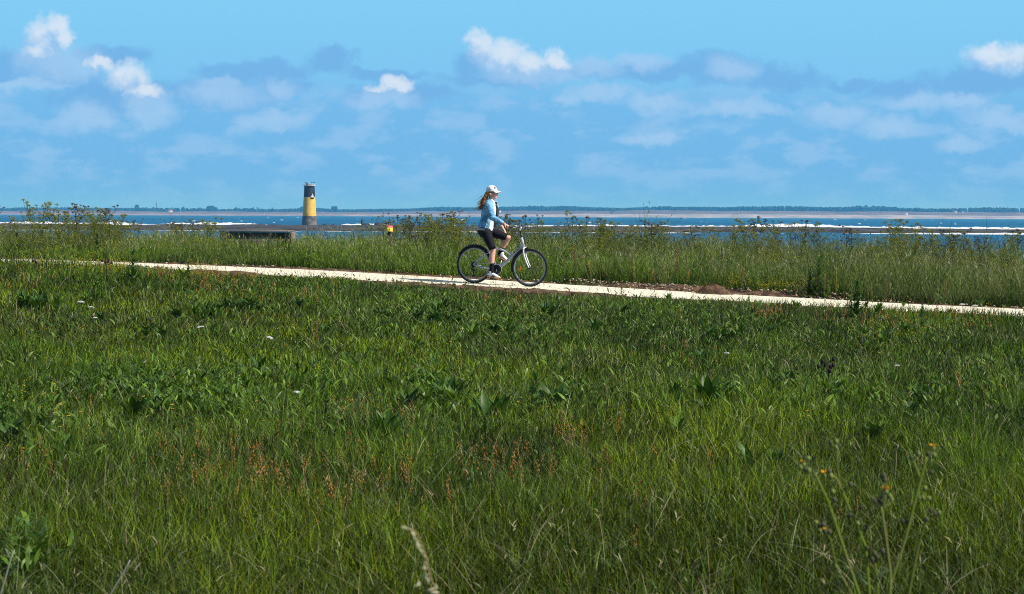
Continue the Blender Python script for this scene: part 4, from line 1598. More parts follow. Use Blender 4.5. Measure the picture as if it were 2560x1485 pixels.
spike(795, 895, SP_RED[1], 0.90, 'tall orange and red sorrel spike alone in the left meadow')
spike(788, 880, SP_YEL[1], 0.75, 'yellowish spike touching the tall orange sorrel spike')
spike(1154, 960, SP_YEL[0], 0.80, 'yellow green flower spike alone above the meadow centre')
spike(1702, 825, SP_YEL[0], 0.75, 'yellow spike below the soil heap in the right meadow')
spike(98, 715, SP_YEL[0], 1.0, 'bright yellow flower spike before the path at far left')
spike(278, 714, SP_YEL[1], 1.05, 'orange yellow spike beside the black dead stalk by the path')
spike(172, 735, SP_YEL[0], 0.7, 'small yellow spike between the dark dock and the bushy weed')

# white umbels of wild carrot
UMB = Bag()
tube(UMB, [(0, 0, 0), (0.01, 0, 0.15), (0.0, 0, 0.30)], [0.003, 0.003, 0.0025], 5, (0.06, 0.10, 0.02))
st_me = UMB.mesh('stem', M_DRY)
b = Bag()
rr = np.sqrt(rng.uniform(0, 1, 130)) * 0.040
aa = rng.uniform(0, 6.28, 130)
seeds(b, np.stack([rr * np.cos(aa), rr * np.sin(aa), 0.305 + 0.010 * (1 - (rr / 0.04) ** 2) + rng.normal(0, 0.002, 130)], -1), 0.0055, 0.0035, (0.62, 0.62, 0.58))
um_me = b.mesh('flower_head', M_DRY)
for (px_, py_, s, tilt, lab) in [(202, 773, 1.2, 0, 'white umbel, left one of the pair below the wide dark dock'), (226, 780, 1.1, 0.2, 'white umbel, right one of the pair below the wide dark dock'),
                                 (236, 794, 0.9, 0, 'faint flat white umbel under the pair at left'), (511, 824, 1.0, -0.15, 'white tilted umbel in the left meadow below the path'),
                                 (655, 844, 0.95, 0.35, 'largest round white umbel in the left meadow'), (735, 965, 0.7, 0.2, 'pale pinkish umbel beside the leafy weed left of centre'),
                                 (1816, 880, 0.85, 0, 'flat white umbel in the right meadow above the dull patch'), (2244, 902, 0.72, 0.05, 'flat pale umbel in the right meadow near the yellow flowers')]:
    for it_ in range(3):
        pass
    g = hit(px_, py_ + 0.26 * F_PX / hit(px_, py_ + 60)[1])
    o = empty('white_umbel')
    place(o, g, s, random.uniform(0, 6))
    o.rotation_euler = (tilt, 0, random.uniform(0, 6))
    tag(o, lab, 'white flower', None)
    link('stem', st_me, o)
    link('flower_head', um_me, o)
for (px_, py_, lab) in [(2408, 760, 'white umbel on the path edge, left one near the right photo edge'), (2435, 763, 'white umbel on the path edge, right one near the right photo edge')]:
    p = at(px_, py_, 36.6)
    o = empty('white_umbel')
    place(o, (p.x, 36.6, p.z - 0.305 * 1.25), 1.25, 0)
    tag(o, lab, 'white flower')
    link('stem', st_me, o)
    link('flower_head', um_me, o)

# yellow composite flowers
b = Bag()
tube(b, [(0, 0, 0), (0.006, 0, 0.12), (0.0, 0, 0.24)], 0.0022, 5, (0.07, 0.11, 0.02))
fl_st = b.mesh('stem', M_DRY)
b = Bag()
for i in range(12):
    a = i * math.pi / 6
    leaf(b, (0, 0, 0.24), a, 0.014, 0.006, 0.35, 0.3, (0.72, 0.42, 0.01), 0.1, (0.5, 1.0, 0.6, 0.0))
seeds(b, [[0, 0, 0.242]], 0.006, 0.004, (0.55, 0.28, 0.01))
fl_hd = b.mesh('flower_head', M_DRY)
yl = [(55, 1158), (160, 1072), (175, 1065), (143, 1030), (132, 985), (105, 1028), (20, 1118), (203, 1050), (500, 855), (673, 862), (745, 884), (420, 827), (722, 975), (645, 1012), (425, 1040), (660, 1068), (1308, 795), (1012, 778), (1290, 1003), (1370, 1016), (1722, 1017), (886, 1024), (2266, 802), (2332, 820), (2239, 841), (2292, 855), (2298, 858), (2365, 872), (2180, 820), (2018, 1044), (2500, 976), (236, 725), (692, 797), (715, 798), (95, 768), (2170, 700 + 100), (2260, 870), (2220, 862), (2205, 890), (1953, 848), (150, 860), (1120, 868), (1230, 888), (1400, 880), (2390, 790), (2510, 800)]
for (px_, py_) in yl:
    for _ in range(random.choice([1, 1, 2])):
        qx, qy = px_ + random.uniform(-6, 6), py_ + random.uniform(-4, 4)
        g = hit(qx, qy + 0.22 * F_PX / hit(qx, qy + 60)[1])
        o = empty('yellow_flower')
        place(o, g, random.uniform(0.9, 1.35), random.uniform(0, 6))
        tag(o, 'small yellow daisy-like flower on a thin stem in the meadow', 'yellow flower', 'yellow flowers in the meadow')
        link('stem', fl_st, o)
        link('flower_head', fl_hd, o)

# tiny yellow mustard florets, uncountable
bag = Bag()
for (x, y, sx, sy, cnt) in [(290, 690, 60, 25, 260), (120, 680, 90, 20, 120), (500, 705, 50, 22, 160), (210, 690, 40, 20, 110), (570, 715, 120, 14, 80), (2230, 860, 160, 40, 150), (1000, 720, 120, 14, 60), (780, 715, 90, 18, 50), (1500, 800, 500, 60, 40), (600, 900, 500, 80, 30), (60, 1060, 60, 40, 20), (2450, 800, 90, 30, 40)]:
    cnt = int(cnt * 0.8)
    P = hit(rng.normal(x, sx * 0.6, cnt), np.maximum(rng.normal(y, sy * 0.6, cnt), 664))
    t, n = tn(P[:, 0], P[:, 1])
    P = P[n < -1.1]
    M = len(P)
    hh = rng.uniform(0.14, 0.34, M)
    tip = blades(bag, P, hh, 0.004, rng.uniform(0, 6.28, M), 0.1, 0.05, 0.0, (0.08, 0.12, 0.02))
    for j in range(3):
        seeds(bag, tip + rng.normal(0, 0.012, (M, 3)), 0.006, 0.005, jitter_col((0.50, 0.37, 0.015), M, 0.35))
tag(bag.obj('mustard_flowers', M_DRY), 'tiny yellow florets in loose drifts along the near path verge', 'wild mustard', kind='stuff')

# ------------------------------------------------------------------ vegetation: the tall band behind the path


def sample_band(N, n0=1.2, n1=15.0, pw=1.5, tl=-17.5, th=16.5):
    t = rng.uniform(tl, th, N)
    n = n0 + (n1 - n0) * rng.uniform(0, 1, N) ** pw
    n = n + 0.35 * (fbm(t * 1.2, t * 0, 121, 3) - 0.3) * (n < 3)
    n = np.where((n < 2.1) & (t > 0.8) & (t < 6.6), n + 0.9 * np.minimum(sstep(0.6, 1.6, t), sstep(6.8, 5.8, t)), n)
    x, y = xy(t, n)
    t2, n2 = tn(x, y)
    return np.stack([x, y, ground(x, y)], -1), t, n


def band_h(t, n):
    base = 0.50 + 0.14 * sstep(-2, 8, t) - 0.05 * sstep(-9, -14, t)
    x_, y_ = xy(t, n)
    col_ = 1280 + F_PX * x_ / y_
    base = base * (1 - 0.55 * sstep(525, 560, col_) * sstep(760, 730, col_) * sstep(3, 7, n))
    return base * (0.50 + 0.50 * sstep(1.2, 3.4, n)) * (0.30 + 0.85 * fbm(t * 1.1, n * 0.8, 122, 4) + 0.55 * fbm(t * 3.3, n * 2.0, 127, 3))


bag = Bag()
N = 105000
P, t, n = sample_band(N)
r = sstep(-1, 7, t)[:, None]
nz = fbm(t * 0.7, n * 0.5, 123, 4)
gl = np.array([0.135, 0.215, 0.022])
gr = np.array([0.150, 0.200, 0.044])
C = gl * (1 - r) + gr * r
f = sstep(0.45, 0.65, nz)[:, None]
C = C * (1 - f * 0.55) + np.array([0.165, 0.165, 0.075]) * f * 0.55
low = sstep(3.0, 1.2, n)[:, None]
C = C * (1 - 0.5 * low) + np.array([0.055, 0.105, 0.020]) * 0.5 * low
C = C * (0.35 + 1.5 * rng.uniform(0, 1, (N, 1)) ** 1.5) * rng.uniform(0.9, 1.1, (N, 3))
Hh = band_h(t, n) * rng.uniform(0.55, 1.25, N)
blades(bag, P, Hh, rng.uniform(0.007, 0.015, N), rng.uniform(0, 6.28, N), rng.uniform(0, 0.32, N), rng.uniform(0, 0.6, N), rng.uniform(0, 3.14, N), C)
# taller tussocks and clumps of weed that break the even top of the band
nc_, per = 420, 46
tc_ = rng.uniform(-17.5, 16.5, nc_)
ncn = 1.6 + 13.0 * rng.uniform(0, 1, nc_) ** 1.3
hc = band_h(tc_, ncn) * (0.9 + 1.15 * rng.uniform(0, 1, nc_) ** 1.6)
kind_ = rng.integers(0, 4, nc_)
pal = np.array([[0.150, 0.200, 0.022], [0.165, 0.165, 0.060], [0.060, 0.105, 0.014], [0.105, 0.160, 0.030]])
t = np.repeat(tc_, per) + rng.normal(0, 0.10, nc_ * per)
n = np.repeat(ncn, per) + rng.normal(0, 0.10, nc_ * per)
M = nc_ * per
x, y = xy(t, n)
C = np.repeat(pal[kind_], per, 0) * (0.4 + 1.2 * rng.uniform(0, 1, (M, 1)) ** 1.4)
hh = np.repeat(hc, per) * rng.uniform(0.5, 1.1, M)
blades(bag, np.stack([x, y, ground(x, y)], -1), hh, rng.uniform(0.007, 0.016, M), rng.uniform(0, 6.28, M), rng.uniform(0, 0.35, M), rng.uniform(0, 0.6, M), rng.uniform(0, 3.14, M), C)
z = hh * rng.uniform(0.3, 1.0, M)
blades(bag, np.stack([x, y, ground(x, y) + z], -1), rng.uniform(0.04, 0.10, M), rng.uniform(0.010, 0.024, M), rng.uniform(0, 6.28, M), rng.uniform(0.2, 1.0, M), rng.uniform(0, 0.8, M), rng.uniform(0, 3.14, M), C * 1.1, prof=(0.3, 1.0, 0.7, 0.0))
# leaflets up the stems
N = 60000
P, t, n = sample_band(N)
hh = band_h(t, n)
z = hh * rng.uniform(0.25, 1.0, N)
r = sstep(-1, 7, t)[:, None]
C = (np.array([0.135, 0.205, 0.022]) * (1 - r) + np.array([0.115, 0.145, 0.042]) * r) * rng.uniform(0.6, 1.4, (N, 1))
blades(bag, P + np.stack([0 * z, 0 * z, z], -1), rng.uniform(0.03, 0.075, N), rng.uniform(0.009, 0.019, N), rng.uniform(0, 6.28, N), rng.uniform(0.2, 1.0, N), rng.uniform(0, 0.8, N), rng.uniform(0, 3.14, N), C, prof=(0.3, 1.0, 0.7, 0.0))
# pale feathery seed heads
N = 9000
P, t, n = sample_band(N, 1.8, 15, 1.2)
hh = band_h(t, n) * rng.uniform(0.95, 1.35, N)
az = rng.uniform(0, 6.28, N)
C = jitter_col((0.33, 0.33, 0.19), N, 0.35)
tip = blades(bag, P, hh, 0.005, az, rng.uniform(0, 0.2, N), rng.uniform(0.0, 0.35, N), rng.uniform(0, 3.14, N), C * 0.7, prof=(1, 1, 0.9, 0.8, 0.0))
for j in range(3):
    blades(bag, tip - np.array([0, 0, 0.03 * j + 0.02]), rng.uniform(0.04, 0.08, N), 0.009, az + rng.normal(0, 0.8, N), rng.uniform(0.2, 0.7, N), 0.5, rng.uniform(0, 3.14, N), C * rng.uniform(0.8, 1.2, (N, 1)), prof=(0.4, 1.0, 0.6, 0.0))
# yellow green flower sprays
for (t0, t1, n0, n1, cnt, zz) in [(-17, -1, 2, 12, 2600, 0.9), (-3, 6, 4, 14, 1100, 1.05), (6, 16, 5, 14, 1500, 1.1), (4, 6.5, 1.4, 2.6, 160, 0.6), (-17, -9, 1.3, 4, 260, 0.8)]:
    t = rng.uniform(t0, t1, cnt)
    n = rng.uniform(n0, n1, cnt)
    k = vnoise(t * 0.8, n * 0.5, 131) > 0.38
    t, n = t[k], n[k]
    M = len(t)
    x, y = xy(t, n)
    hh = band_h(t, n) * zz * rng.uniform(0.7, 1.25, M)
    Pq = np.stack([x, y, ground(x, y)], -1)
    tip = blades(bag, Pq, hh, 0.006, rng.uniform(0, 6.28, M), 0.15, 0.1, rng.uniform(0, 3.14, M), (0.10, 0.15, 0.02))
    for j in range(6):
        seeds(bag, tip + rng.normal(0, 0.030, (M, 3)) - np.array([0, 0, 0.02]), rng.uniform(0.006, 0.014, M), rng.uniform(0.005, 0.010, M), jitter_col((0.34, 0.32, 0.02), M, 0.35))
# thin grey dead stalks sticking out
N = 1500
P, t, n = sample_band(N, 2.5, 15, 1.0)
hh = band_h(t, n) * rng.uniform(1.0, 1.55, N)
blades(bag, P, hh, 0.006, rng.uniform(0, 6.28, N), rng.uniform(0, 0.45, N), rng.uniform(0, 0.3, N), rng.uniform(0, 3.14, N), jitter_col((0.25, 0.23, 0.18), N, 0.35), prof=(1, 1, 0.8, 0.0))
tag(bag.obj('tall_grass', M_GRASS), 'tall mixed grass and weeds in a band behind the path', 'tall grass', kind='stuff')

# leafy weeds and reddish sorrel spikes in the band
def weed_n(px_, n, kind, s, lab, grp=None):
    """weed standing n metres across from the path's middle line, under photograph column px_"""
    u = (px_ - 1280) / F_PX
    t = (u * (P0Y + n * CT) - P0X - n * ST) / (CT + u * ST)
    x, y = xy(t, n)
    o = empty('leafy_weed')
    place(o, (x, y, float(ground(x, y))), s, random.uniform(0, 6.28))
    tag(o, lab, 'weed', grp)
    link('stem', WEEDS[kind][0], o)
    link('foliage', WEEDS[kind][1], o)


for (px_, n_, kind, s, lab) in [(1644, 1.7, 0, 1.0, 'leafy green weed at the foot of the tall grass right of the bicycle'), (1765, 1.9, 2, 0.8, 'broad-leaved weed behind the soil heap'), (1735, 1.9, 0, 0.85, 'pale-leaved weed left of the broad-leaved one behind the soil heap'),
                                (1888, 1.4, 0, 1.2, 'bright upright-leaved weed right of the soil heap'), (2042, 1.25, 1, 1.9, 'large dark bushy weed behind the path at right'), (2022, 1.35, 1, 1.45, 'left neighbour of the large dark bushy weed at right'),
                                (2528, 1.3, 2, 0.95, 'upright bright-leaved weed behind the path at the right edge'), (2196, 1.2, 2, 0.5, 'single bright leaf weed behind the path right of the dark weed'),
                                (1560, 1.7, 0, 0.85, 'small leafy weed in the grass foot right of the front wheel')]:
    weed_n(px_, n_, kind, s, lab)
for i in range(60):
    weed_n(random.uniform(30, 2540), random.uniform(1.2, 2.0), random.choice([0, 1, 1, 3]), random.uniform(0.35, 0.75), 'small leafy weed at the foot of the tall grass behind the path', 'weeds along the far path verge')
for (px_, ptop, dep, kind, lab) in [(241, 582, 45.5, 2, 'dark upright-leaved weed in the tall grass at left'), (584, 588, 46.5, 2, 'dark pointed weed in front of the concrete wall'), (45, 580, 46, 2, 'dark broad weed in the tall grass at the far left'),
                                (560, 622, 43, 0, 'leafy weed below the left end of the concrete wall')]:
    p = at(px_, ptop, dep)
    gz = float(ground(p.x, dep))
    o = empty('leafy_weed')
    place(o, (p.x, dep, gz), (p.z - gz) / 0.6, random.uniform(0, 6))
    tag(o, lab, 'weed')
    link('stem', WEEDS[kind][0], o)
    link('foliage', WEEDS[kind][1], o)

for (px_, ptop, pbot, red, lab) in [(2433, 696, 765, 1, 'bright red sorrel spike behind the path near the right edge'), (2066, 655, 745, 1, 'red sorrel spike beside the large dark bushy weed'), (2096, 655, 745, 0, 'orange yellow spike right of the red spike by the dark bush'),
                                    (2214, 690, 750, 1, 'dark red spike in the tall grass right of the dark bush'), (1854, 650, 725, 1, 'rusty spike in the tall grass above the soil heap'), (1716, 625, 715, 0, 'tan sorrel spike in the tall grass left of the wooden post'),
                                    (1628, 625, 705, 0, 'tan spike in the tall grass midway between bicycle and wooden post'), (1587, 605, 700, 0, 'tan spike above the leafy weed right of the bicycle'), (1697, 598, 700, 1, 'tallest rusty spike in the grass left of the wooden post'),
                                    (1440, 590, 690, 1, 'rusty spike right of the front wheel against the reef'), (1475, 612, 690, 0, 'pale orange spike in the grass right of the front wheel'), (2363, 670, 755, 1, 'thin red spike left of the bright red sorrel spike'),
                                    (2551, 690, 765, 1, 'red spike in the tall grass at the right photo edge'), (2171, 690, 750, 1, 'faint red spike between the dark bush and the right edge'), (54, 565, 640, 1, 'dark red spike in the tall grass at far left'),
                                    (305, 595, 640, 0, 'orange spike in the tall grass left of the concrete wall'), (288, 572, 640, 1, 'reddish spike left of the orange one by the concrete wall'), (1832, 650, 725, 0, 'orange spike left of the rusty spike above the soil heap')]:
    dep = 41.0 if px_ < 1500 else (39.5 if px_ < 2000 else 38.5)
    if px_ < 400:
        dep = 46.5
    spike(px_, pbot, random.choice(SP_RED if red else SP_YEL), 1.0, lab, 'sorrel spike', None, dep, ptop + 0.30 * (pbot - ptop))

# ------------------------------------------------------------------ fennel: branching stems with umbels against sea and sky


def fennel_proto(seed, dark):
    rg = random.Random(seed)
    sc = (0.085, 0.100, 0.028) if not dark else (0.050, 0.042, 0.032)
    bs = Bag()
    lx, ly = rg.uniform(-0.16, 0.16), rg.uniform(-0.16, 0.16)
    main = [np.array([lx * s * s + 0.035 * math.sin(5 * s + seed), ly * s * s + 0.03 * math.cos(4.3 * s + seed), s]) for s in np.linspace(0, 0.93, 7)]
    tube(bs, main, np.linspace(0.009, 0.0045, 7), 6, sc)
    heads = [main[-1]]
    for i in range(rg.randint(6, 9)):
        s = rg.uniform(0.40, 0.9)
        k = s / 0.93 * 6
        p = main[int(k)] + (main[min(int(k) + 1, 6)] - main[int(k)]) * (k - int(k))
        az = rg.uniform(0, 6.28)
        ln = rg.uniform(0.10, 0.34) * (1.25 - 0.5 * s)
        d = np.array([math.cos(az), math.sin(az), 0])
        e1 = p + d * ln * 0.55 + np.array([0, 0, ln * 0.35])
        e2 = p + d * ln * 0.80 + np.array([0, 0, min(ln * rg.uniform(0.7, 1.15), 1.02 - p[2])])
        tube(bs, [p, e1, e2], [0.0045, 0.0038, 0.003], 5, sc)
        heads.append(e2)
        if rg.random() < 0.5:
            e3 = e1 + np.array([rg.uniform(-.09, .09), rg.uniform(-.09, .09), rg.uniform(0.05, 0.12)])
            tube(bs, [e1, e3], [0.003, 0.0022], 5, sc)
            heads.append(e3)
    hm = []
    for j, h in enumerate(heads):
        b = Bag()
        n = rg.randint(6, 11)
        R_ = rg.uniform(0.026, 0.058) * (0.75 if dark else 1.0)
        tlt = np.array([rg.uniform(-.5, .5), rg.uniform(-.5, .5), 0])
        for i in range(n):
            a = i * 2.4
            r = R_ * math.sqrt((i + 0.5) / n) * rg.uniform(0.7, 1.2)
            up = (R_ * 0.9 - r * 0.3) * rg.uniform(0.7, 1.25)
            e = h + np.array([r * math.cos(a), r * math.sin(a), up]) + tlt * up
            tube(b, [h, e], 0.0016, 4, sc, cap=False)
            m = 4
            q = e + np.random.default_rng(seed * 100 + j * 20 + i).normal(0, 0.0075, (m, 3)) * np.array([1, 1, 0.7])
            c = np.array([0.215, 0.205, 0.016]) if not dark else np.array([0.105, 0.080, 0.048])
            seeds(b, q, rg.uniform(0.004, 0.0075), rg.uniform(0.004, 0.007), c * np.random.default_rng(i + j).uniform(0.5, 1.5, (m, 1)))
        hm.append(b.mesh('umbel', M_DRY))
    bl = Bag()
    rg2 = np.random.default_rng(seed)
    n = 300
    s = rg2.uniform(0.05, 0.88, n)
    base = np.stack([lx * s * s, ly * s * s, s], -1)
    Pq = base + np.stack([rg2.normal(0, 0.075, n), rg2.normal(0, 0.075, n), rg2.normal(0, 0.02, n)], -1)
    blades(bl, Pq, rg2.uniform(0.04, 0.11, n), rg2.uniform(0.003, 0.007, n), rg2.uniform(0, 6.28, n), rg2.uniform(0.2, 1.3, n), 0.5, rg2.uniform(0, 3.14, n), np.array([0.125, 0.165, 0.030]) * rg2.uniform(0.5, 1.5, (n, 1)))
    return bs.mesh('stem', M_DRY), hm, bl.mesh('foliage', M_GRASS)


FEN = [fennel_proto(s, False) for s in (1, 2, 3, 4, 8, 9)]
FEND = [fennel_proto(s, True) for s in (5, 6, 7, 10)]


def fennel(px_, ptop, lab, grp, dark=False, depth=None):
    dep = depth or random.uniform(45, 52)
    p = at(px_, ptop, dep)
    gz = float(ground(p.x, dep))
    h = p.z - gz
    if h < 0.25:
        return
    st, hm, fo = random.choice(FEND if dark else FEN)
    o = empty('fennel_plant')
    s = h / 1.0
    o.location = (p.x, dep, gz - 0.02)
    sx = 0.55 + 0.45 * s
    o.scale = (sx, sx, s)
    o.rotation_euler = (random.uniform(-0.14, 0.14), random.uniform(-0.14, 0.14), random.uniform(0, 6.28))
    tag(o, lab, 'fennel', grp)
    link('stem', st, o)
    for m in hm:
        link('umbel', m, o)
    if not dark or random.random() < 0.4:
        link('foliage', fo, o)


fl_left = [(4, 508, 1), (78, 506, 0), (100, 510, 0), (123, 516, 0), (148, 522, 1), (163, 509, 1), (185, 508, 1), (197, 529, 0), (214, 521, 0), (235, 535, 0), (262, 524, 0), (285, 517, 1), (300, 532, 0), (312, 550, 0), (58, 542, 0), (25, 547, 0), (154, 540, 0), (215, 540, 0), (280, 542, 0), (245, 548, 0), (330, 545, 1), (180, 545, 0), (40, 556, 0), (72, 533, 0), (226, 528, 0), (250, 530, 0), (272, 535, 0), (205, 545, 0), (292, 548, 0), (190, 560, 0), (118, 555, 1), (270, 556, 0)]
fl_mid = [(432, 558, 1), (445, 556, 1), (457, 552, 0), (468, 556, 1), (488, 551, 1), (505, 556, 0), (518, 553, 0), (528, 551, 0), (545, 562, 0), (380, 560, 0), (350, 556, 0)]
fl_sign = [(957, 552, 1), (971, 546, 0), (992, 534, 1), (1004, 545, 0), (1018, 532, 1), (1033, 531, 1), (1045, 536, 0), (1054, 531, 1), (1068, 539, 1), (1080, 545, 0), (1092, 545, 1), (1103, 536, 0), (1117, 528, 1), (1130, 529, 0), (1139, 529, 1), (1150, 538, 0), (1056, 550, 0), (1025, 552, 0), (1110, 552, 0), (1075, 556, 0), (1040, 558, 1), (1140, 550, 0), (1160, 548, 0), (1090, 562, 0), (1012, 560, 0), (1065, 553, 0), (1125, 548, 0), (1100, 556, 1), (990, 556, 0), (1150, 560, 0)]
fl_rider = [(1180, 545, 0), (1258, 537, 1), (1268, 539, 1), (1285, 545, 0), (1299, 543, 1), (1327, 530, 1), (1342, 529, 1), (1365, 548, 0), (1388, 552, 0), (1312, 555, 0), (1350, 553, 0), (1215, 556, 0), (1240, 552, 0)]
fl_r1 = [(1410, 556, 0), (1432, 537, 1), (1448, 533, 0), (1472, 535, 1), (1495, 540, 1), (1500, 556, 0), (1513, 556, 0), (1532, 560, 0), (1560, 566, 0), (1605, 549, 1), (1622, 554, 1), (1640, 568, 0), (1672, 562, 0), (1700, 566, 0), (1728, 566, 0), (1752, 556, 1), (1580, 565, 0), (1460, 560, 0), (1540, 572, 1), (1660, 575, 0)]
fl_r2 = [(1780, 566, 0), (1805, 570, 0), (1830, 562, 0), (1853, 556, 0), (1872, 550, 0), (1898, 546, 1), (1920, 560, 0), (1951, 542, 1), (1972, 560, 0), (2012, 545, 1), (2037, 562, 0), (2065, 572, 1), (2085, 569, 0), (2105, 566, 1), (2130, 575, 1), (2160, 580, 0), (1890, 572, 0), (1940, 574, 0), (1995, 575, 1)]
fl_r3 = [(2184, 584, 0), (2202, 575, 0), (2223, 562, 0), (2241, 560, 0), (2257, 554, 0), (2264, 564, 0), (2281, 564, 0), (2295, 564, 0), (2309, 565, 0), (2320, 564, 0), (2340, 580, 0), (2365, 569, 0), (2378, 575, 1), (2392, 573, 0), (2405, 574, 1), (2430, 600, 0), (2455, 590, 1), (2480, 600, 0), (2519, 585, 0), (2540, 566, 1), (2550, 580, 1), (2235, 590, 0), (2270, 585, 0), (2300, 590, 0), (2330, 600, 0), (2250, 575, 0), (2290, 580, 0), (2260, 600, 0)]
for lst, lab, grp in [(fl_left, 'fennel stem in the tall clump against the sky at far left', 'fennel clump at far left'), (fl_mid, 'fennel stem in the low clump left of the concrete wall', 'fennel clump by the concrete wall'),
                      (fl_sign, 'fennel stem in the dense clump between yellow sign and cyclist', 'fennel clump between sign and cyclist'), (fl_rider, 'fennel stem behind the cyclist and bicycle', 'fennel behind the cyclist'),
                      (fl_r1, 'fennel stem against the surf between bicycle and wooden post', 'fennel between bicycle and wooden post'), (fl_r2, 'fennel stem against the sea right of the wooden post', 'fennel right of the wooden post'),
                      (fl_r3, 'fennel stem in the yellow green clump near the right edge', 'fennel clump near the right edge')]:
    for (px_, pt, dk) in lst:
        fennel(px_, pt, lab + (', with dark dry heads' if dk else ', with yellow green heads'), grp, bool(dk))
        if lst is not fl_mid:
            fennel(px_ + random.uniform(-22, 22), pt + random.uniform(14, 46), lab + ', with yellow green heads', grp, False)

# ------------------------------------------------------------------ foreground: sow thistle and a nodding grass head, close to the camera
TD = 5.2
rootp = at(2215, 1960, TD)
tz = float(ground(rootp.x, TD))
thistle = empty('sow_thistle', (rootp.x, TD, tz))
tag(thistle, 'tall sow thistle with yellow flowers close to the camera at lower right', 'thistle')


def fg(cx, cy, dep=0.0):
    """point from pixels of the enlarged lower right corner, relative to the thistle's root"""
    p = at(1900 + cx / 3.36, 1050 + cy / 3.36, TD + dep)
    return np.array([p.x - rootp.x, dep, p.z - tz])


M_TH = mat('thistle_stem', (0.135, 0.200, 0.018), 0.7, 0.08, color2=(0.165, 0.165, 0.040), nscale=6)
stems = [([(990, 2300), (925, 1750), (820, 1430), (680, 1010), (570, 680), (455, 440)], 0.0040, 0.00), ([(1000, 2400), (1010, 1800), (985, 1380), (965, 1200)], 0.0042, 0.05), ([(930, 1600), (885, 1060), (760, 770), (690, 600), (640, 490), (590, 460)], 0.0040, 0.03),
         ([(672, 560), (655, 440), (640, 200)], 0.0032, 0.03), ([(1045, 2400), (1090, 1700), (1095, 1280), (1060, 1000), (1020, 730)], 0.0040, -0.06), ([(1040, 2400), (1050, 1750), (1080, 1430), (1220, 1000), (1310, 650), (1400, 310)], 0.0042, -0.02),
         ([(1340, 480), (1290, 340)], 0.0032, -0.02), ([(1150, 2200), (1255, 1430), (1330, 1050), (1392, 850), (1445, 790)], 0.0040, 0.08), ([(930, 1760), (640, 1230), (590, 1000), (545, 940)], 0.0030, 0.10), ([(1375, 840), (1365, 740), (1330, 650)], 0.003, 0.08), ([(860, 1120), (835, 960), (820, 880)], 0.003, 0.03)]
STEM_PTS = []
for pts, r, dep in stems:
    b = Bag()
    q = [fg(x, y, dep * (1 - i / len(pts)) + dep) for i, (x, y) in enumerate(pts)]
    Q_ = []
    for i in range(len(q) - 1):
        for s in np.linspace(0, 1, 6, endpoint=False):
            Q_.append(q[i] * (1 - s) + q[i + 1] * s)
    Q_.append(q[-1])
    tube(b, Q_, np.linspace(r * 0.92, r * 0.66, len(Q_)), 8)
    STEM_PTS += Q_
    b.obj('stem', M_TH, thistle, smooth=True)
M_BUD = mat('thistle_bud', (0.12, 0.15, 0.04), 0.7, 0.2, color2=(0.20, 0.24, 0.05), nscale=40)
M_BUDD = mat('dry_bud', (0.085, 0.080, 0.045), 0.8, 0.1, noise=0.4, nscale=50)
M_PET = mat('thistle_petal', (0.80, 0.40, 0.008), 0.6, 0.2, noise=0.15, nscale=80)
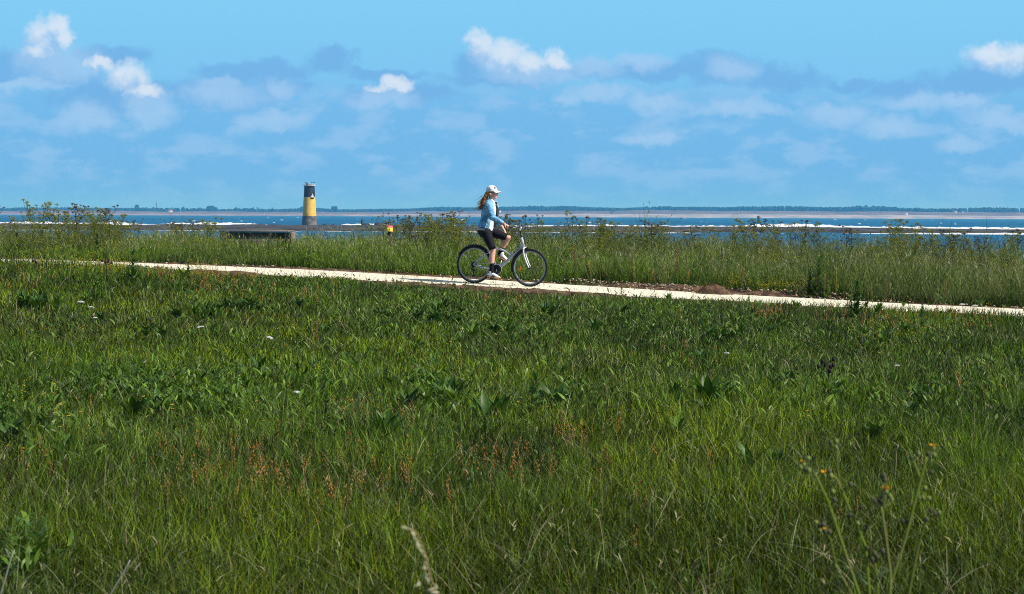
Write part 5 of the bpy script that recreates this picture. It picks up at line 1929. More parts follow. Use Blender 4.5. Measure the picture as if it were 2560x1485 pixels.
for (cx, cy, dep, fl, dark) in [(365, 372, 0.0, 1, 0), (340, 395, 0, 0, 0), (410, 425, 0, 0, 0), (380, 410, 0, 0, 1), (405, 325, 0, 0, 0), (540, 465, .03, 2, 0), (595, 470, .03, 0, 0), (580, 430, .03, 0, 1), (640, 180, .03, 0, 0), (595, 190, .03, 0, 1), (640, 235, .03, 0, 0), (665, 215, .03, 0, 1),
                                (1058, 603, -.06, 3, 0), (1000, 670, -.06, 0, 1), (970, 690, -.06, 0, 1), (1090, 640, -.06, 0, 0), (1020, 640, -.06, 0, 0), (940, 660, -.06, 0, 1), (1105, 670, -.06, 0, 0), (1045, 500, -.06, 0, 1), (1040, 470, -.06, 0, 1), (1020, 690, -.06, 0, 1),
                                (1455, 238, -.02, 2, 0), (1412, 285, -.02, 0, 1), (1462, 295, -.02, 0, 0), (1330, 285, -.02, 0, 0), (1270, 315, -.02, 0, 1), (1385, 575, -.02, 0, 0), (1325, 570, -.02, 0, 0), (1420, 660, .08, 0, 0), (1370, 655, .08, 0, 0), (1440, 440, -.02, 0, 1), (1335, 655, .08, 0, 0),
                                (1435, 760, .08, 0, 1), (1470, 790, .08, 0, 1), (1505, 780, .08, 0, 0), (1400, 835, .08, 0, 1), (545, 935, .1, 1, 1), (505, 930, .1, 0, 0), (580, 940, .1, 0, 1), (470, 860, .1, 0, 0), (960, 1120, .05, 0, 1), (900, 1075, .05, 0, 1), (985, 1150, .05, 0, 1), (1030, 1100, .05, 0, 1), (940, 1165, .05, 0, 1),
                                (760, 545, .03, 0, 1), (625, 670, 0, 0, 1), (610, 600, 0, 0, 0), (755, 800, .03, 0, 1), (820, 870, .03, 0, 0), (850, 730, .03, 0, 1), (1240, 855, -.02, 0, 1), (1200, 850, -.02, 0, 1), (1270, 840, -.02, 0, 1), (640, 1235, .1, 0, 0), (660, 1280, .1, 0, 0), (895, 895, .03, 0, 1), (530, 880, .1, 0, 1)]:
    p = fg(cx, cy, dep)
    b = Bag()
    rb = random.uniform(0.0048, 0.0064)
    ellipsoid(b, p, (rb, rb, rb * 1.25), nu=10, nv=8)
    near_ = min((v for v in STEM_PTS if v[2] < p[2] - 0.008), key=lambda v: float(np.linalg.norm(v - p)))
    md_ = (near_ + p) / 2 + np.array([(p[0] - near_[0]) * 0.3, 0, -0.004])
    tube(b, [near_, md_, p], 0.0012, 5)
    bud = b.obj('bud', M_BUDD if dark else M_BUD, thistle, smooth=True)
    if fl:
        b = Bag()
        L = 0.007 + 0.004 * fl
        for i in range(18):
            a = i * 2.4
            leaf(b, p + np.array([0, 0, 0.003]), a, L * random.uniform(.7, 1.1), 0.004, 0.9 - 0.02 * i, 0.3, (0.8, 0.4, 0.01), 0.1, (0.5, 1.0, 0.8, 0.0))
        b.obj('flower', M_PET, thistle)
for (cx, cy, dep, az, L) in [(900, 1380, .05, 2.6, 0.06), (985, 1330, .05, 0.3, 0.05), (760, 1275, 0, 2.8, 0.035), (685, 1010, 0, 0.2, 0.03), (1090, 1280, -.06, 2.9, 0.035), (1215, 1010, -.02, 0.1, 0.03), (930, 1790, .05, 2.2, 0.12), (1080, 1800, .0, 0.7, 0.13), (1010, 2000, .0, 1.4, 0.15)]:
    b = Bag()
    leaf(b, fg(cx, cy, dep), az, L, L * 0.35, 0.7, 0.9, (0.075, 0.115, 0.045), 0.3, (0.6, 1.0, 0.8, 0.5, 0.0))
    b.obj('leaf', M_LEAF, thistle)

GD = 4.2
rootg = at(1085, 1900, GD)
gz0 = float(ground(rootg.x, GD))
gh = empty('seeding_grass', (rootg.x, GD, gz0))
tag(gh, 'blurred pale nodding grass head close to the camera at bottom centre', 'grass stalk')
pts = [(1085, 2300), (1100, 1700), (1097, 1500), (1075, 1440), (1066, 1395), (1058, 1370), (1045, 1335), (1034, 1325), (1012, 1318)]


def gg(px_, py_, dd=0.0):
    p = at(px_, py_, GD + dd)
    return np.array([p.x - rootg.x, dd, p.z - gz0])


b = Bag()
tube(b, [gg(*p) for p in pts], np.linspace(0.0016, 0.0007, len(pts)), 6)
b.obj('stem', mat('straw', (0.36, 0.26, 0.11), 0.8, 0.1, noise=0.2), gh, smooth=True)
b = Bag()
rgx = random.Random(3)
M_SPK = mat('spikelet_husk', (0.50, 0.45, 0.27), 0.8, 0.1, color2=(0.42, 0.40, 0.20), nscale=60)
for (x, y, a, L) in [(1010, 1320, 2.9, 20), (1022, 1325, 2.7, 22), (1032, 1335, 2.4, 22), (1040, 1352, 2.3, 22), (1044, 1365, 2.2, 24), (1052, 1378, 2.2, 24), (1060, 1390, 2.1, 20), (1060, 1406, 2.4, 14), (1063, 1420, 2.7, 16), (1062, 1440, 3.3, 22), (1068, 1450, 4.9, 22), (1045, 1462, 3.9, 26), (1075, 1475, 3.5, 28), (1085, 1482, 3.3, 26), (1090, 1468, 5.4, 18)]:
    for j in range(2):
        c = gg(x + rgx.uniform(-3, 3), y + rgx.uniform(-3, 3), rgx.uniform(-0.01, 0.01))
        l = L * 0.42 * GD / F_PX
        ellipsoid(b, c, (l, l * 0.28, l * 0.28), rot=np.array(Matrix.Rotation(-a + rgx.uniform(-.3, .3), 3, 'Y')), nu=8, nv=6)
b.obj('spikelet_head', M_SPK, gh, smooth=True)
# one tall straw seen close at the lower left
for (pl, lab) in [([(-10, 1520), (12, 1450), (26, 1400), (36, 1375)], 'pale bent straw at the bottom left corner'), ([(250, 1530), (285, 1470), (318, 1415), (325, 1400)], 'pale leaning straw near the bottom left'), ]:
    b = Bag()
    q = [np.array(at(x, y, 7.2)) for (x, y) in pl]
    q = [q[0] + np.array([0, 0.1, -0.25])] + q
    c0 = q[0].copy()
    tube(b, [v - c0 for v in q], np.linspace(0.0035, 0.0022, len(q)), 6, (0.27, 0.255, 0.19))
    o = b.obj('straw', M_DRY)
    o.location = c0
    tag(o, lab, 'straw')
# ------------------------------------------------------------------ bicycle and rider
BY = R(19.5)
rx0, ry0 = at(1184, 708, 40).x, 40.0
_t, _n = tn(rx0, ry0)
BN = -0.52
bx, by = xy(_t, BN)
bx, by = float(bx), float(by)
for _ in range(5):   # slide along the path until the rear tyre stands where the photograph shows it
    want = at(1184, 708, by).x
    _t += (want - bx) / CT
    bx, by = (float(v) for v in xy(_t, BN))


def path_top(x, y):
    return float(ground(x, y)) + 0.034


WB = 1.09
rear = Vector((bx, by, path_top(bx, by)))
hx, hy = math.cos(BY), -math.sin(BY)
frontc = Vector((bx + WB * hx, by + WB * hy, path_top(bx + WB * hx, by + WB * hy)))
ax_x = (frontc - rear).normalized()
ax_y = Vector((0, 0, 1)).cross(ax_x).normalized()
ax_z = ax_x.cross(ax_y)
BM = Matrix((ax_x, ax_y, ax_z)).transposed().to_4x4()
BM.translation = rear

bike = empty('bicycle', mat=BM)
tag(bike, 'silver and white hybrid bicycle ridden along the pale path', 'bicycle')
M_SILVER = mat('silver_paint', (0.42, 0.44, 0.46), 0.35, 0.5, noise=0.05, nscale=8)
M_FORK = mat('white_paint', (0.80, 0.80, 0.80), 0.35, 0.5, noise=0.04, nscale=8)
M_TYRE = mat('tyre_rubber', (0.018, 0.018, 0.020), 0.75, 0.3, noise=0.3, nscale=30)
M_RIM = mat('rim_alloy', (0.30, 0.31, 0.32), 0.4, 0.5, noise=0.08, nscale=20)
M_BLK = mat('black_plastic', (0.016, 0.016, 0.018), 0.45, 0.4, noise=0.15, nscale=20)
M_STEEL = mat('steel', (0.45, 0.45, 0.46), 0.3, 0.5, metal=0.9, noise=0.1)
M_ORANGE = mat('orange_reflector', (0.85, 0.17, 0.01), 0.35, 0.5, noise=0.1)
WR = 0.35


def arc(cx, cz, r, a0, a1, n, y=0.0):
    a = np.linspace(a0, a1, n)
    return np.stack([cx + r * np.cos(a), np.full(n, y), cz + r * np.sin(a)], -1)


def wheel(cx, reflect):
    w = empty('wheel')
    w.parent = bike
    w.location = (cx, 0, WR)
    b = Bag()
    tube(b, arc(0, 0, WR - 0.021, 0, 2 * np.pi * 63 / 64, 64), 0.021, 12, closed=True)
    b.obj('tyre', M_TYRE, w, smooth=True)
    b = Bag()
    n = 64
    a = np.arange(n) * 2 * np.pi / n
    prof = [(0.313, -0.011), (0.313, 0.011), (0.292, 0.009), (0.288, 0.0), (0.292, -0.009)]
    V = np.stack([np.stack([np.cos(a) * r, np.full(n, y), np.sin(a) * r], -1) for (r, y) in prof], 0)
    i = np.arange(len(prof) * n).reshape(len(prof), n)
    i2 = np.roll(i, -1, 1)
    Q = np.concatenate([np.stack([i[k], i2[k], i2[(k + 1) % len(prof)], i[(k + 1) % len(prof)]], -1) for k in range(len(prof))])
    b.add(V.reshape(-1, 3), Q)
    b.obj('rim', M_RIM, w, smooth=True)
    b = Bag()
    for k_ in range(32):
        a_ = k_ * 2 * math.pi / 32
        s = 1 if k_ % 2 else -1
        a2 = a_ + s * 0.35 * (1 if (k_ // 2) % 2 else -1)
        tube(b, [(0.02 * math.cos(a2 + 1), 0.028 * s, 0.02 * math.sin(a2 + 1)), (0.292 * math.cos(a_), 0, 0.292 * math.sin(a_))], 0.0009, 4, cap=False)
    b.obj('spokes', mat('spoke_steel', (0.16, 0.16, 0.17), 0.4, 0.5, noise=0.1), w)
    b = Bag()
    lathe(b, [(0.0, -0.055), (0.010, -0.055), (0.010, -0.035), (0.024, -0.033), (0.016, -0.02), (0.016, 0.02), (0.024, 0.033), (0.010, 0.035), (0.010, 0.055), (0.0, 0.055)], sides=16)
    V = b.V[0]
    b.V[0] = V[:, [0, 2, 1]]
    b.obj('hub', M_BLK, w, smooth=True)
    if reflect:
        b = Bag()
        a_ = math.radians(190)
        ellipsoid(b, (0.19 * math.cos(a_), -0.012, 0.19 * math.sin(a_)), (0.022, 0.008, 0.045), rot=np.array(Matrix.Rotation(0.45, 3, 'Y')), nu=14, nv=9)
        b.obj('reflector', M_ORANGE, w, smooth=True)
    return w


wheel(0.0, False)
wheel(WB, True)

BB = np.array([0.465, 0, 0.285])
SC_ = np.array([0.30, 0, 0.615])     # seat cluster
HT = np.array([0.905, 0, 0.885])
HB = np.array([0.955, 0, 0.715])
fr = Bag()


def spl(pts, n=10):
    pts = [np.asarray(p, float) for p in pts]
    out = []
    P = [2 * pts[0] - pts[1]] + pts + [2 * pts[-1] - pts[-2]]
    for i in range(1, len(P) - 2):
        for s in np.linspace(0, 1, n, endpoint=False):
            a, b_, c, d = P[i - 1], P[i], P[i + 1], P[i + 2]
            out.append(0.5 * ((2 * b_) + (c - a) * s + (2 * a - 5 * b_ + 4 * c - d) * s * s + (3 * b_ - 3 * c + d - a) * s ** 3))
    out.append(pts[-1])
    return np.array(out)


b = Bag()
tube(b, spl([HT * 0.30 + HB * 0.70, HB * 0.35 + BB * 0.65 + np.array([0.02, 0, 0.03]), BB], 10), np.linspace(0.031, 0.026, 21), 12)
tube(b, [HT + np.array([-0.004, 0, 0.01]), HB], 0.025, 12)
tube(b, [BB, SC_, np.array([0.235, 0, 0.78])], 0.017, 10)
tube(b, spl([SC_ + np.array([0.0, 0, 0.02]), np.array([0.44, 0, 0.665]), np.array([0.57, 0, 0.635]), np.array([0.70, 0, 0.565])], 8), 0.019, 10)
for s in (-1, 1):
    tube(b, spl([SC_ + np.array([0.0, s * 0.02, -0.02]), np.array([0.16, s * 0.05, 0.50]), np.array([0.0, s * 0.066, WR])], 8), 0.0095, 8)
    tube(b, spl([BB + np.array([-0.02, s * 0.03, 0.0]), np.array([0.22, s * 0.05, 0.30]), np.array([0.0, s * 0.066, WR])], 8), 0.011, 8)
b.obj('frame', M_SILVER, bike, smooth=True)
# the dark lettering on the down tube is too small in the photograph to read: dark strokes at its place
b = Bag()
d0 = (HT * 0.30 + HB * 0.70)
dd = (BB - d0)
dn = dd / np.linalg.norm(dd)
up_ = np.cross(dn, np.array([0, 1.0, 0]))
for i, (w, h) in enumerate([(0.016, 0.022), (0.014, 0.024), (0.020, 0.022), (0.006, 0.024), (0.018, 0.022)]):
    c = d0 + dn * (0.085 + 0.032 * i) + np.array([0, -0.0305, 0])
    Rm = np.stack([dn, np.array([0, 1.0, 0]), up_], 1)
    box(b, c, (w, 0.003, h), Rm)
b.obj('lettering', M_BLK, bike)
b = Bag()
for s in (-1, 1):
    tube(b, spl([HB + np.array([0.01, s * 0.045, -0.01]), np.array([0.975, s * 0.052, 0.60]), np.array([1.03, s * 0.052, 0.46]), np.array([WB, s * 0.056, WR])], 8), np.linspace(0.016, 0.010, 25), 10)
tube(b, [HB + np.array([0.01, -0.05, -0.005]), HB + np.array([0.01, 0.05, -0.005])], 0.018, 10)
tube(b, [HB + np.array([0.0, 0, 0.01]), HB + np.array([0.012, 0, -0.02])], 0.022, 10)
b.obj('fork', M_FORK, bike, smooth=True)
b = Bag()
tube(b, [HT, HT + np.array([-0.025, 0, 0.09])], 0.0165, 10)
tube(b, [HT + np.array([-0.025, 0, 0.085]), HT + np.array([-0.04, 0, 0.165])], 0.0135, 10)
b.obj('stem_boot', M_BLK, bike, smooth=True)
b = Bag()
STM = HT + np.array([-0.042, 0, 0.19])
tube(b, [HT + np.array([-0.036, 0, 0.14]), STM], 0.016, 10)
tube(b, [STM + np.array([0.012, -0.03, 0]), STM + np.array([0.012, 0.03, 0])], 0.02, 10)
b.obj('stem', M_FORK, bike, smooth=True)
hb = Bag()
GZ = 1.082
tube(hb, spl([(0.745, -0.300, GZ), (0.80, -0.235, GZ + 0.004), (0.868, -0.09, GZ + 0.006), (STM[0] + 0.01, 0, STM[2]), (0.868, 0.09, GZ + 0.006), (0.80, 0.235, GZ + 0.004), (0.745, 0.300, GZ)], 6), 0.0112, 8)
bar = hb.obj('handlebar', M_BLK, bike, smooth=True)
for s in (-1, 1):
    b = Bag()
    tube(b, [(0.742, s * 0.303, GZ), (0.795, s * 0.240, GZ + 0.004)], 0.0165, 10)
    b.obj('grip', M_BLK, bar, smooth=True)
    b = Bag()
    tube(b, spl([(0.83, s * 0.17, GZ + 0.0), (0.86, s * 0.20, GZ - 0.005), (0.82, s * 0.285, GZ - 0.012)], 6), [0.008] * 6 + [0.006] * 7, 8)
    b.obj('brake_lever', M_STEEL, bar, smooth=True)
    b = Bag()
    ellipsoid(b, (0.838, s * 0.165, GZ + 0.022), (0.030, 0.022, 0.012), nu=12, nv=8)
    b.obj('shifter', M_FORK if s < 0 else M_BLK, bar, smooth=True)
b = Bag()
for s, (x1, z1) in ((-1, (0.93, 0.74)), (1, (0.94, 0.76))):
    tube(b, spl([(0.85, s * 0.15, GZ), (0.955, s * 0.12, GZ + 0.0), (0.99, s * 0.05, 0.96), (x1 + 0.03, s * 0.03, z1 + 0.02)], 8), 0.003, 5)
b.obj('cables', M_BLK, bike)
# saddle on its post
b = Bag()
tube(b, [np.array([0.245, 0, 0.755]), np.array([0.205, 0, 0.875])], 0.0135, 10)
b.obj('seatpost', M_STEEL, bike, smooth=True)
b = Bag()
rows = []
for (x, w, z, h) in [(0.065, 0.05, 0.925, 0.02), (0.085, 0.085, 0.932, 0.035), (0.13, 0.088, 0.93, 0.045), (0.19, 0.06, 0.922, 0.04), (0.25, 0.034, 0.918, 0.034), (0.31, 0.024, 0.915, 0.03), (0.335, 0.016, 0.908, 0.02)]:
    a = np.arange(14) * 2 * np.pi / 14
    rows.append(np.stack([np.full(14, x), w * np.cos(a), z - h * 0.5 + h * 0.5 * np.sin(a)], -1))
V = np.stack(rows, 0)
i = np.arange(V.shape[0] * 14).reshape(-1, 14)
i2 = np.roll(i, -1, 1)
Q = np.concatenate([np.stack([i[k_], i2[k_], i2[k_ + 1], i[k_ + 1]], -1) for k_ in range(len(i) - 1)])
b.add(V.reshape(-1, 3), Q)
b.obj('saddle', M_BLK, bike, smooth=True)
# drive train on the rider's right
cr = Bag()
lathe(cr, [(0.0, -0.003), (0.03, -0.004), (0.086, -0.004), (0.090, 0.0), (0.086, 0.004), (0.0, 0.004)], sides=32)
V = cr.V[0]
cr.V[0] = V[:, [0, 2, 1]] + BB + np.array([0, -0.052, 0])
ch = cr.obj('chainring', M_BLK, bike, smooth=True)
b = Bag()
tube(b, arc(BB[0], BB[2], 0.093, 0, 2 * np.pi * 47 / 48, 48, -0.060), 0.006, 8, closed=True)
b.obj('chain_guard', M_RIM, ch, smooth=True)
CA = math.radians(-100)      # right crank points down
PED = []
for s, a in ((-1, CA), (1, CA + math.pi)):
    e = BB + np.array([0.17 * math.cos(a), s * 0.09, 0.17 * math.sin(a)])
    b = Bag()
    tube(b, [BB + np.array([0, s * 0.075, 0]), e], [0.014, 0.010], 8)
    c_ = b.obj('crank', M_BLK if s < 0 else M_STEEL, bike, smooth=True)
    b = Bag()
    box(b, e + np.array([0, s * 0.055, 0]), (0.09, 0.085, 0.022))
    b.obj('pedal', M_BLK, c_)
    PED.append(e + np.array([0, s * 0.055, 0]))
b = Bag()
for (dz0, dz1) in ((0.088, 0.036), (-0.088, -0.034)):
    tube(b, [BB + np.array([0.0, -0.05, dz0]), (0.0, -0.05, WR + dz1)], 0.004, 6)
b.obj('chain', M_STEEL, bike)
b = Bag()
lathe(b, [(0.0, 0), (0.030, 0), (0.046, 0.012), (0.048, 0.02), (0.02, 0.02)], sides=24)
V = b.V[0]
b.V[0] = V[:, [0, 2, 1]] * np.array([1, -1, 1]) + np.array([0, -0.036, WR])
b.obj('cassette', M_BLK, bike, smooth=True)
b = Bag()
tube(b, [(0.0, -0.07, WR - 0.02), (-0.025, -0.075, WR - 0.085), (0.015, -0.075, WR - 0.11)], 0.016, 8)
tube(b, [(0.01, -0.075, WR - 0.10), (0.02, -0.07, WR - 0.215)], 0.013, 8)
for z in (WR - 0.11, WR - 0.21):
    lathe_b = Bag()
    tube(b, [(0.018, -0.062, z), (0.018, -0.082, z)], 0.026, 12)
tube(b, spl([(-0.02, -0.075, WR - 0.07), (-0.075, -0.07, WR - 0.08), (-0.06, -0.066, WR - 0.01)], 6), 0.004, 5)
b.obj('derailleur', M_BLK, bike, smooth=True)


def guard(name, cx, a0, a1):
    b = Bag()
    a = np.linspace(a0, a1, 40)
    prof = [(-0.027, -0.016), (-0.022, 0.0), (0.0, 0.008), (0.022, 0.0), (0.027, -0.016), (0.020, -0.004), (0.0, 0.003), (-0.020, -0.004)]
    r0 = WR + 0.016
    V = np.stack([np.stack([cx + (r0 + dr) * np.cos(a), np.full(40, y), WR + (r0 + dr) * np.sin(a)], -1) for (y, dr) in prof], 1)
    m = len(prof)
    i = np.arange(40 * m).reshape(40, m)
    i2 = np.roll(i, -1, 1)
    Q = np.concatenate([np.stack([i[k_], i2[k_], i2[k_ + 1], i[k_ + 1]], -1) for k_ in range(39)])
    b.add(V.reshape(-1, 3), Q)
    b.obj(name, M_BLK, bike, smooth=True)


guard('mudguard', 0.0, R(25), R(152))
guard('mudguard', WB, R(98), R(196))
b = Bag()
tube(b, [(0.0, -0.06, WR), (-0.24, -0.03, WR + 0.27)], 0.003, 5)
tube(b, [(0.0, 0.06, WR), (-0.24, 0.03, WR + 0.27)], 0.003, 5)
b.obj('mudguard_stays', M_BLK, bike)
for s in (-1, 1):
    b = Bag()
    tube(b, [(WB - 0.115, s * 0.045, 0.675), (WB - 0.085, s * 0.03, 0.62)], 0.011, 8)
    b.obj('brake_arm', M_BLK, bike, smooth=True)
    b = Bag()
    tube(b, [(0.22, s * 0.045, 0.60), (0.20, s * 0.03, 0.66)], 0.010, 8)
    b.obj('brake_arm', M_BLK, bike, smooth=True)

# ---- rider: body and clothes are each one continuous surface, grown from overlapping limbs


def limb(b, pts, rad, side=(0, 1, 0), n=16):
    """closed loft along pts; rad entries are r or (r_side, r_depth)"""
    pts = [np.asarray(p, float) for p in pts]
    m = len(pts)
    side = np.asarray(side, float)
    rings = []
    P, Rr = [], []
    for k_ in range(m):
        r = rad[k_]
        r = (r, r) if np.isscalar(r) else r
        P.append(pts[k_])
        Rr.append(r)
    t0 = (P[1] - P[0]) / (np.linalg.norm(P[1] - P[0]) + 1e-9)
    t1 = (P[-1] - P[-2]) / (np.linalg.norm(P[-1] - P[-2]) + 1e-9)
    seq = []
    for f in (0.98, 0.75, 0.4):
        c = math.sqrt(1 - f * f)
        seq.append((P[0] - t0 * min(Rr[0]) * f, (Rr[0][0] * c, Rr[0][1] * c)))
    for p, r in zip(P, Rr):
        seq.append((p, r))
    for f in (0.4, 0.75, 0.98):
        c = math.sqrt(1 - f * f)
        seq.append((P[-1] + t1 * min(Rr[-1]) * f, (Rr[-1][0] * c, Rr[-1][1] * c)))
    C = np.array([s[0] for s in seq])
    tg = np.gradient(C, axis=0)
    tg /= np.linalg.norm(tg, axis=1, keepdims=True) + 1e-12
    a = np.arange(n) * 2 * np.pi / n
    V = []
    for k_ in range(len(seq)):
        s_ = side - tg[k_] * np.dot(side, tg[k_])
        s_ /= np.linalg.norm(s_) + 1e-12
        d_ = np.cross(tg[k_], s_)
        V.append(C[k_] + np.outer(np.cos(a), s_) * seq[k_][1][0] + np.outer(np.sin(a), d_) * seq[k_][1][1])
    V = np.stack(V, 0)
    L = len(V)
    i = np.arange(L * n).reshape(L, n)
    i2 = np.roll(i, -1, 1)
    Q = np.concatenate([np.stack([i[k_], i2[k_], i2[k_ + 1], i[k_ + 1]], -1) for k_ in range(L - 1)])
    VV = np.concatenate([V.reshape(-1, 3), C[[0]], C[[-1]]])
    T = []
    for s in range(n):
        s2 = (s + 1) % n
        T.append((L * n, s2, s))
        T.append((L * n + 1, (L - 1) * n + s, (L - 1) * n + s2))
    b.add(VV, Q, T)


def grow(name, b, voxel, m, parent, smooth=4, wrinkle=0.0, post=None):
    """fuse the overlapping pieces into one continuous surface"""
    me = b.mesh(name, [m])
    tmp = bpy.data.objects.new('tmp', me)
    COL.objects.link(tmp)
    md = tmp.modifiers.new('r', 'REMESH')
    md.mode = 'VOXEL'
    md.voxel_size = voxel
    md2 = tmp.modifiers.new('s', 'SMOOTH')
    md2.iterations = smooth
    md2.factor = 0.5
    dg = bpy.context.evaluated_depsgraph_get()
    dg.update()
    me2 = bpy.data.meshes.new_from_object(tmp.evaluated_get(dg))
    bpy.data.objects.remove(tmp)
    me2.name = name
    n = len(me2.vertices)
    co = np.zeros(n * 3, np.float32)
    me2.vertices.foreach_get('co', co)
    co = co.reshape(-1, 3)
    if wrinkle > 0:
        no = np.zeros(n * 3, np.float32)
        me2.vertices.foreach_get('normal', no)
        no = no.reshape(-1, 3)
        w = fbm(co[:, 0] * 16 + co[:, 1] * 9, co[:, 2] * 30 + co[:, 1] * 12, 140, 3) - 0.5
        w2 = fbm(co[:, 0] * 34 + co[:, 2] * 22, co[:, 1] * 36, 141, 2) - 0.5
        co = co + no * (w * 2 + w2 * 0.8)[:, None] * wrinkle
        me2.vertices.foreach_set('co', co.ravel().astype(np.float32))
    if post:
        bm = bmesh.new()
        bm.from_mesh(me2)
        post(bm)
        bm.to_mesh(me2)
        bm.free()
    me2.materials.clear()
    me2.materials.append(m)
    me2.polygons.foreach_set('use_smooth', np.ones(len(me2.polygons), bool))
    me2.update()
    return link(name, me2, parent)


person = empty('person', mat=BM)
tag(person, 'cyclist in denim jacket, black shorts and white cap riding a silver bicycle', 'person')
M_SKIN = mat('skin', (0.74, 0.37, 0.26), 0.5, 0.35, noise=0.07, nscale=14)

HIPL, HIPR = np.array([0.205, 0.085, 0.985]), np.array([0.215, -0.085, 0.985])
KNR, KNL = np.array([0.395, -0.105, 0.635]), np.array([0.605, 0.095, 0.872])
ANR, ANL = np.array([0.395, -0.145, 0.215]), np.array([0.425, 0.140, 0.560])
PR, PL = PED
SHR, SHL = np.array([0.285, -0.165, 1.500]), np.array([0.285, 0.165, 1.495])
ELR, WRR = np.array([0.400, -0.235, 1.245]), np.array([0.660, -0.270, 1.135])
ELL, WRL = np.array([0.285, 0.235, 1.235]), np.array([0.470, 0.135, 1.070])

body = Bag()
# torso, neck, head
limb(body, [(0.20, 0, 0.96), (0.205, 0, 1.06), (0.225, 0, 1.18), (0.245, 0, 1.32), (0.262, 0, 1.44), (0.268, 0, 1.515)], [(0.155, 0.105), (0.150, 0.105), (0.122, 0.090), (0.140, 0.105), (0.150, 0.095), (0.10, 0.065)])
limb(body, [(0.262, 0, 1.49), (0.272, 0, 1.56), (0.285, 0, 1.63)], [(0.060, 0.060), (0.049, 0.052), (0.050, 0.056)])
ellipsoid(body, (0.283, 0, 1.735), (0.096, 0.076, 0.106), nu=24, nv=16)
ellipsoid(body, (0.312, 0, 1.672), (0.072, 0.058, 0.068), nu=20, nv=12)
ellipsoid(body, (0.352, 0, 1.628), (0.030, 0.030, 0.026), nu=14, nv=10)           # chin
limb(body, [(0.372, 0, 1.712), (0.392, 0, 1.684), (0.385, 0, 1.672)], [0.010, 0.0125, 0.011], n=10)    # nose
for s in (-1, 1):
    ellipsoid(body, (0.366, s * 0.030, 1.716), (0.014, 0.020, 0.010))                # brow
    ellipsoid(body, (0.345, s * 0.044, 1.682), (0.022, 0.018, 0.022))                # cheek
    ellipsoid(body, (0.278, s * 0.078, 1.700), (0.020, 0.012, 0.032))                # ear
ellipsoid(body, (0.376, 0, 1.655), (0.011, 0.022, 0.006))                         # lips
ellipsoid(body, (0.374, 0, 1.645), (0.011, 0.019, 0.006))
# legs
for H_, K_, A_ in ((HIPR, KNR, ANR), (HIPL, KNL, ANL)):
    limb(body, [H_, H_ * .5 + K_ * .5, K_ * .9 + H_ * .1, K_], [0.082, 0.070, 0.055, 0.052], side=(0, 1, 0))
    back = np.array([-0.012, 0, -0.004])
    limb(body, [K_, K_ * .72 + A_ * .28 + back, K_ * .45 + A_ * .55 + back * .6, A_ * .92 + K_ * .08, A_], [0.051, 0.055, 0.044, 0.033, 0.034], side=(0, 1, 0))
    ellipsoid(body, K_ + np.array([0.016, 0, 0.004]), (0.040, 0.044, 0.048))
# arms
for S_, E_, W_ in ((SHR, ELR, WRR), (SHL, ELL, WRL)):
    limb(body, [S_, S_ * .5 + E_ * .5, E_], [0.052, 0.043, 0.037])
    limb(body, [E_, E_ * .65 + W_ * .35, W_], [0.037, 0.036, 0.025])


def hand(b, wrist, palm_dir, palm_n, thumb_side, curl, spread=1.0):
    """palm and five unequal bent fingers"""
    w = np.asarray(wrist, float)
    d = np.asarray(palm_dir, float)
    d /= np.linalg.norm(d)
    nrm = np.asarray(palm_n, float)
    nrm = nrm - d * np.dot(nrm, d)
    nrm /= np.linalg.norm(nrm)
    sd = np.cross(nrm, d) * thumb_side
    limb(b, [w, w + d * 0.035, w + d * 0.075], [(0.026, 0.019), (0.036, 0.016), (0.038, 0.014)], side=sd)
    for k_, (off, L) in enumerate(((0.028, 0.070), (0.010, 0.078), (-0.009, 0.072), (-0.027, 0.058))):
        p = w + d * 0.078 + sd * off
        dirv = d + sd * off * 1.6 * spread
        dirv /= np.linalg.norm(dirv)
        pts = [p]
        a = 0.0
        for seg, f in enumerate((0.42, 0.32, 0.26)):
            a += curl[k_] * (0.8 if seg == 0 else 1.1)
            q = dirv * math.cos(a) + nrm * math.sin(a)
            p = p + q * L * f
            pts.append(p)
        limb(b, pts, [0.0095, 0.0092, 0.0085, 0.0072], n=10)
    p = w + d * 0.022 + sd * 0.030
    t1 = p + (d * 0.6 + sd * 0.65 + nrm * 0.35) * 0.036
    t2 = t1 + (d * 0.8 + sd * 0.15 + nrm * 0.6) * 0.030
    t3 = t2 + (d * 0.75 - sd * 0.1 + nrm * 0.65) * 0.022
    limb(b, [p, t1, t2, t3], [0.013, 0.011, 0.010, 0.008], n=10)


# right hand closes round the grip; left hand rests on the raised thigh
hand(body, WRR, (0.86, -0.20, -0.30), (-0.25, 0.05, -0.95), 1, (0.95, 0.98, 1.0, 1.05), 0.3)
hand(body, WRL, (0.62, -0.10, -0.78), (-0.55, -0.05, -0.45), -1, (0.16, 0.12, 0.14, 0.2), 1.0)
grow('body', body, 0.0062, M_SKIN, person, 3)

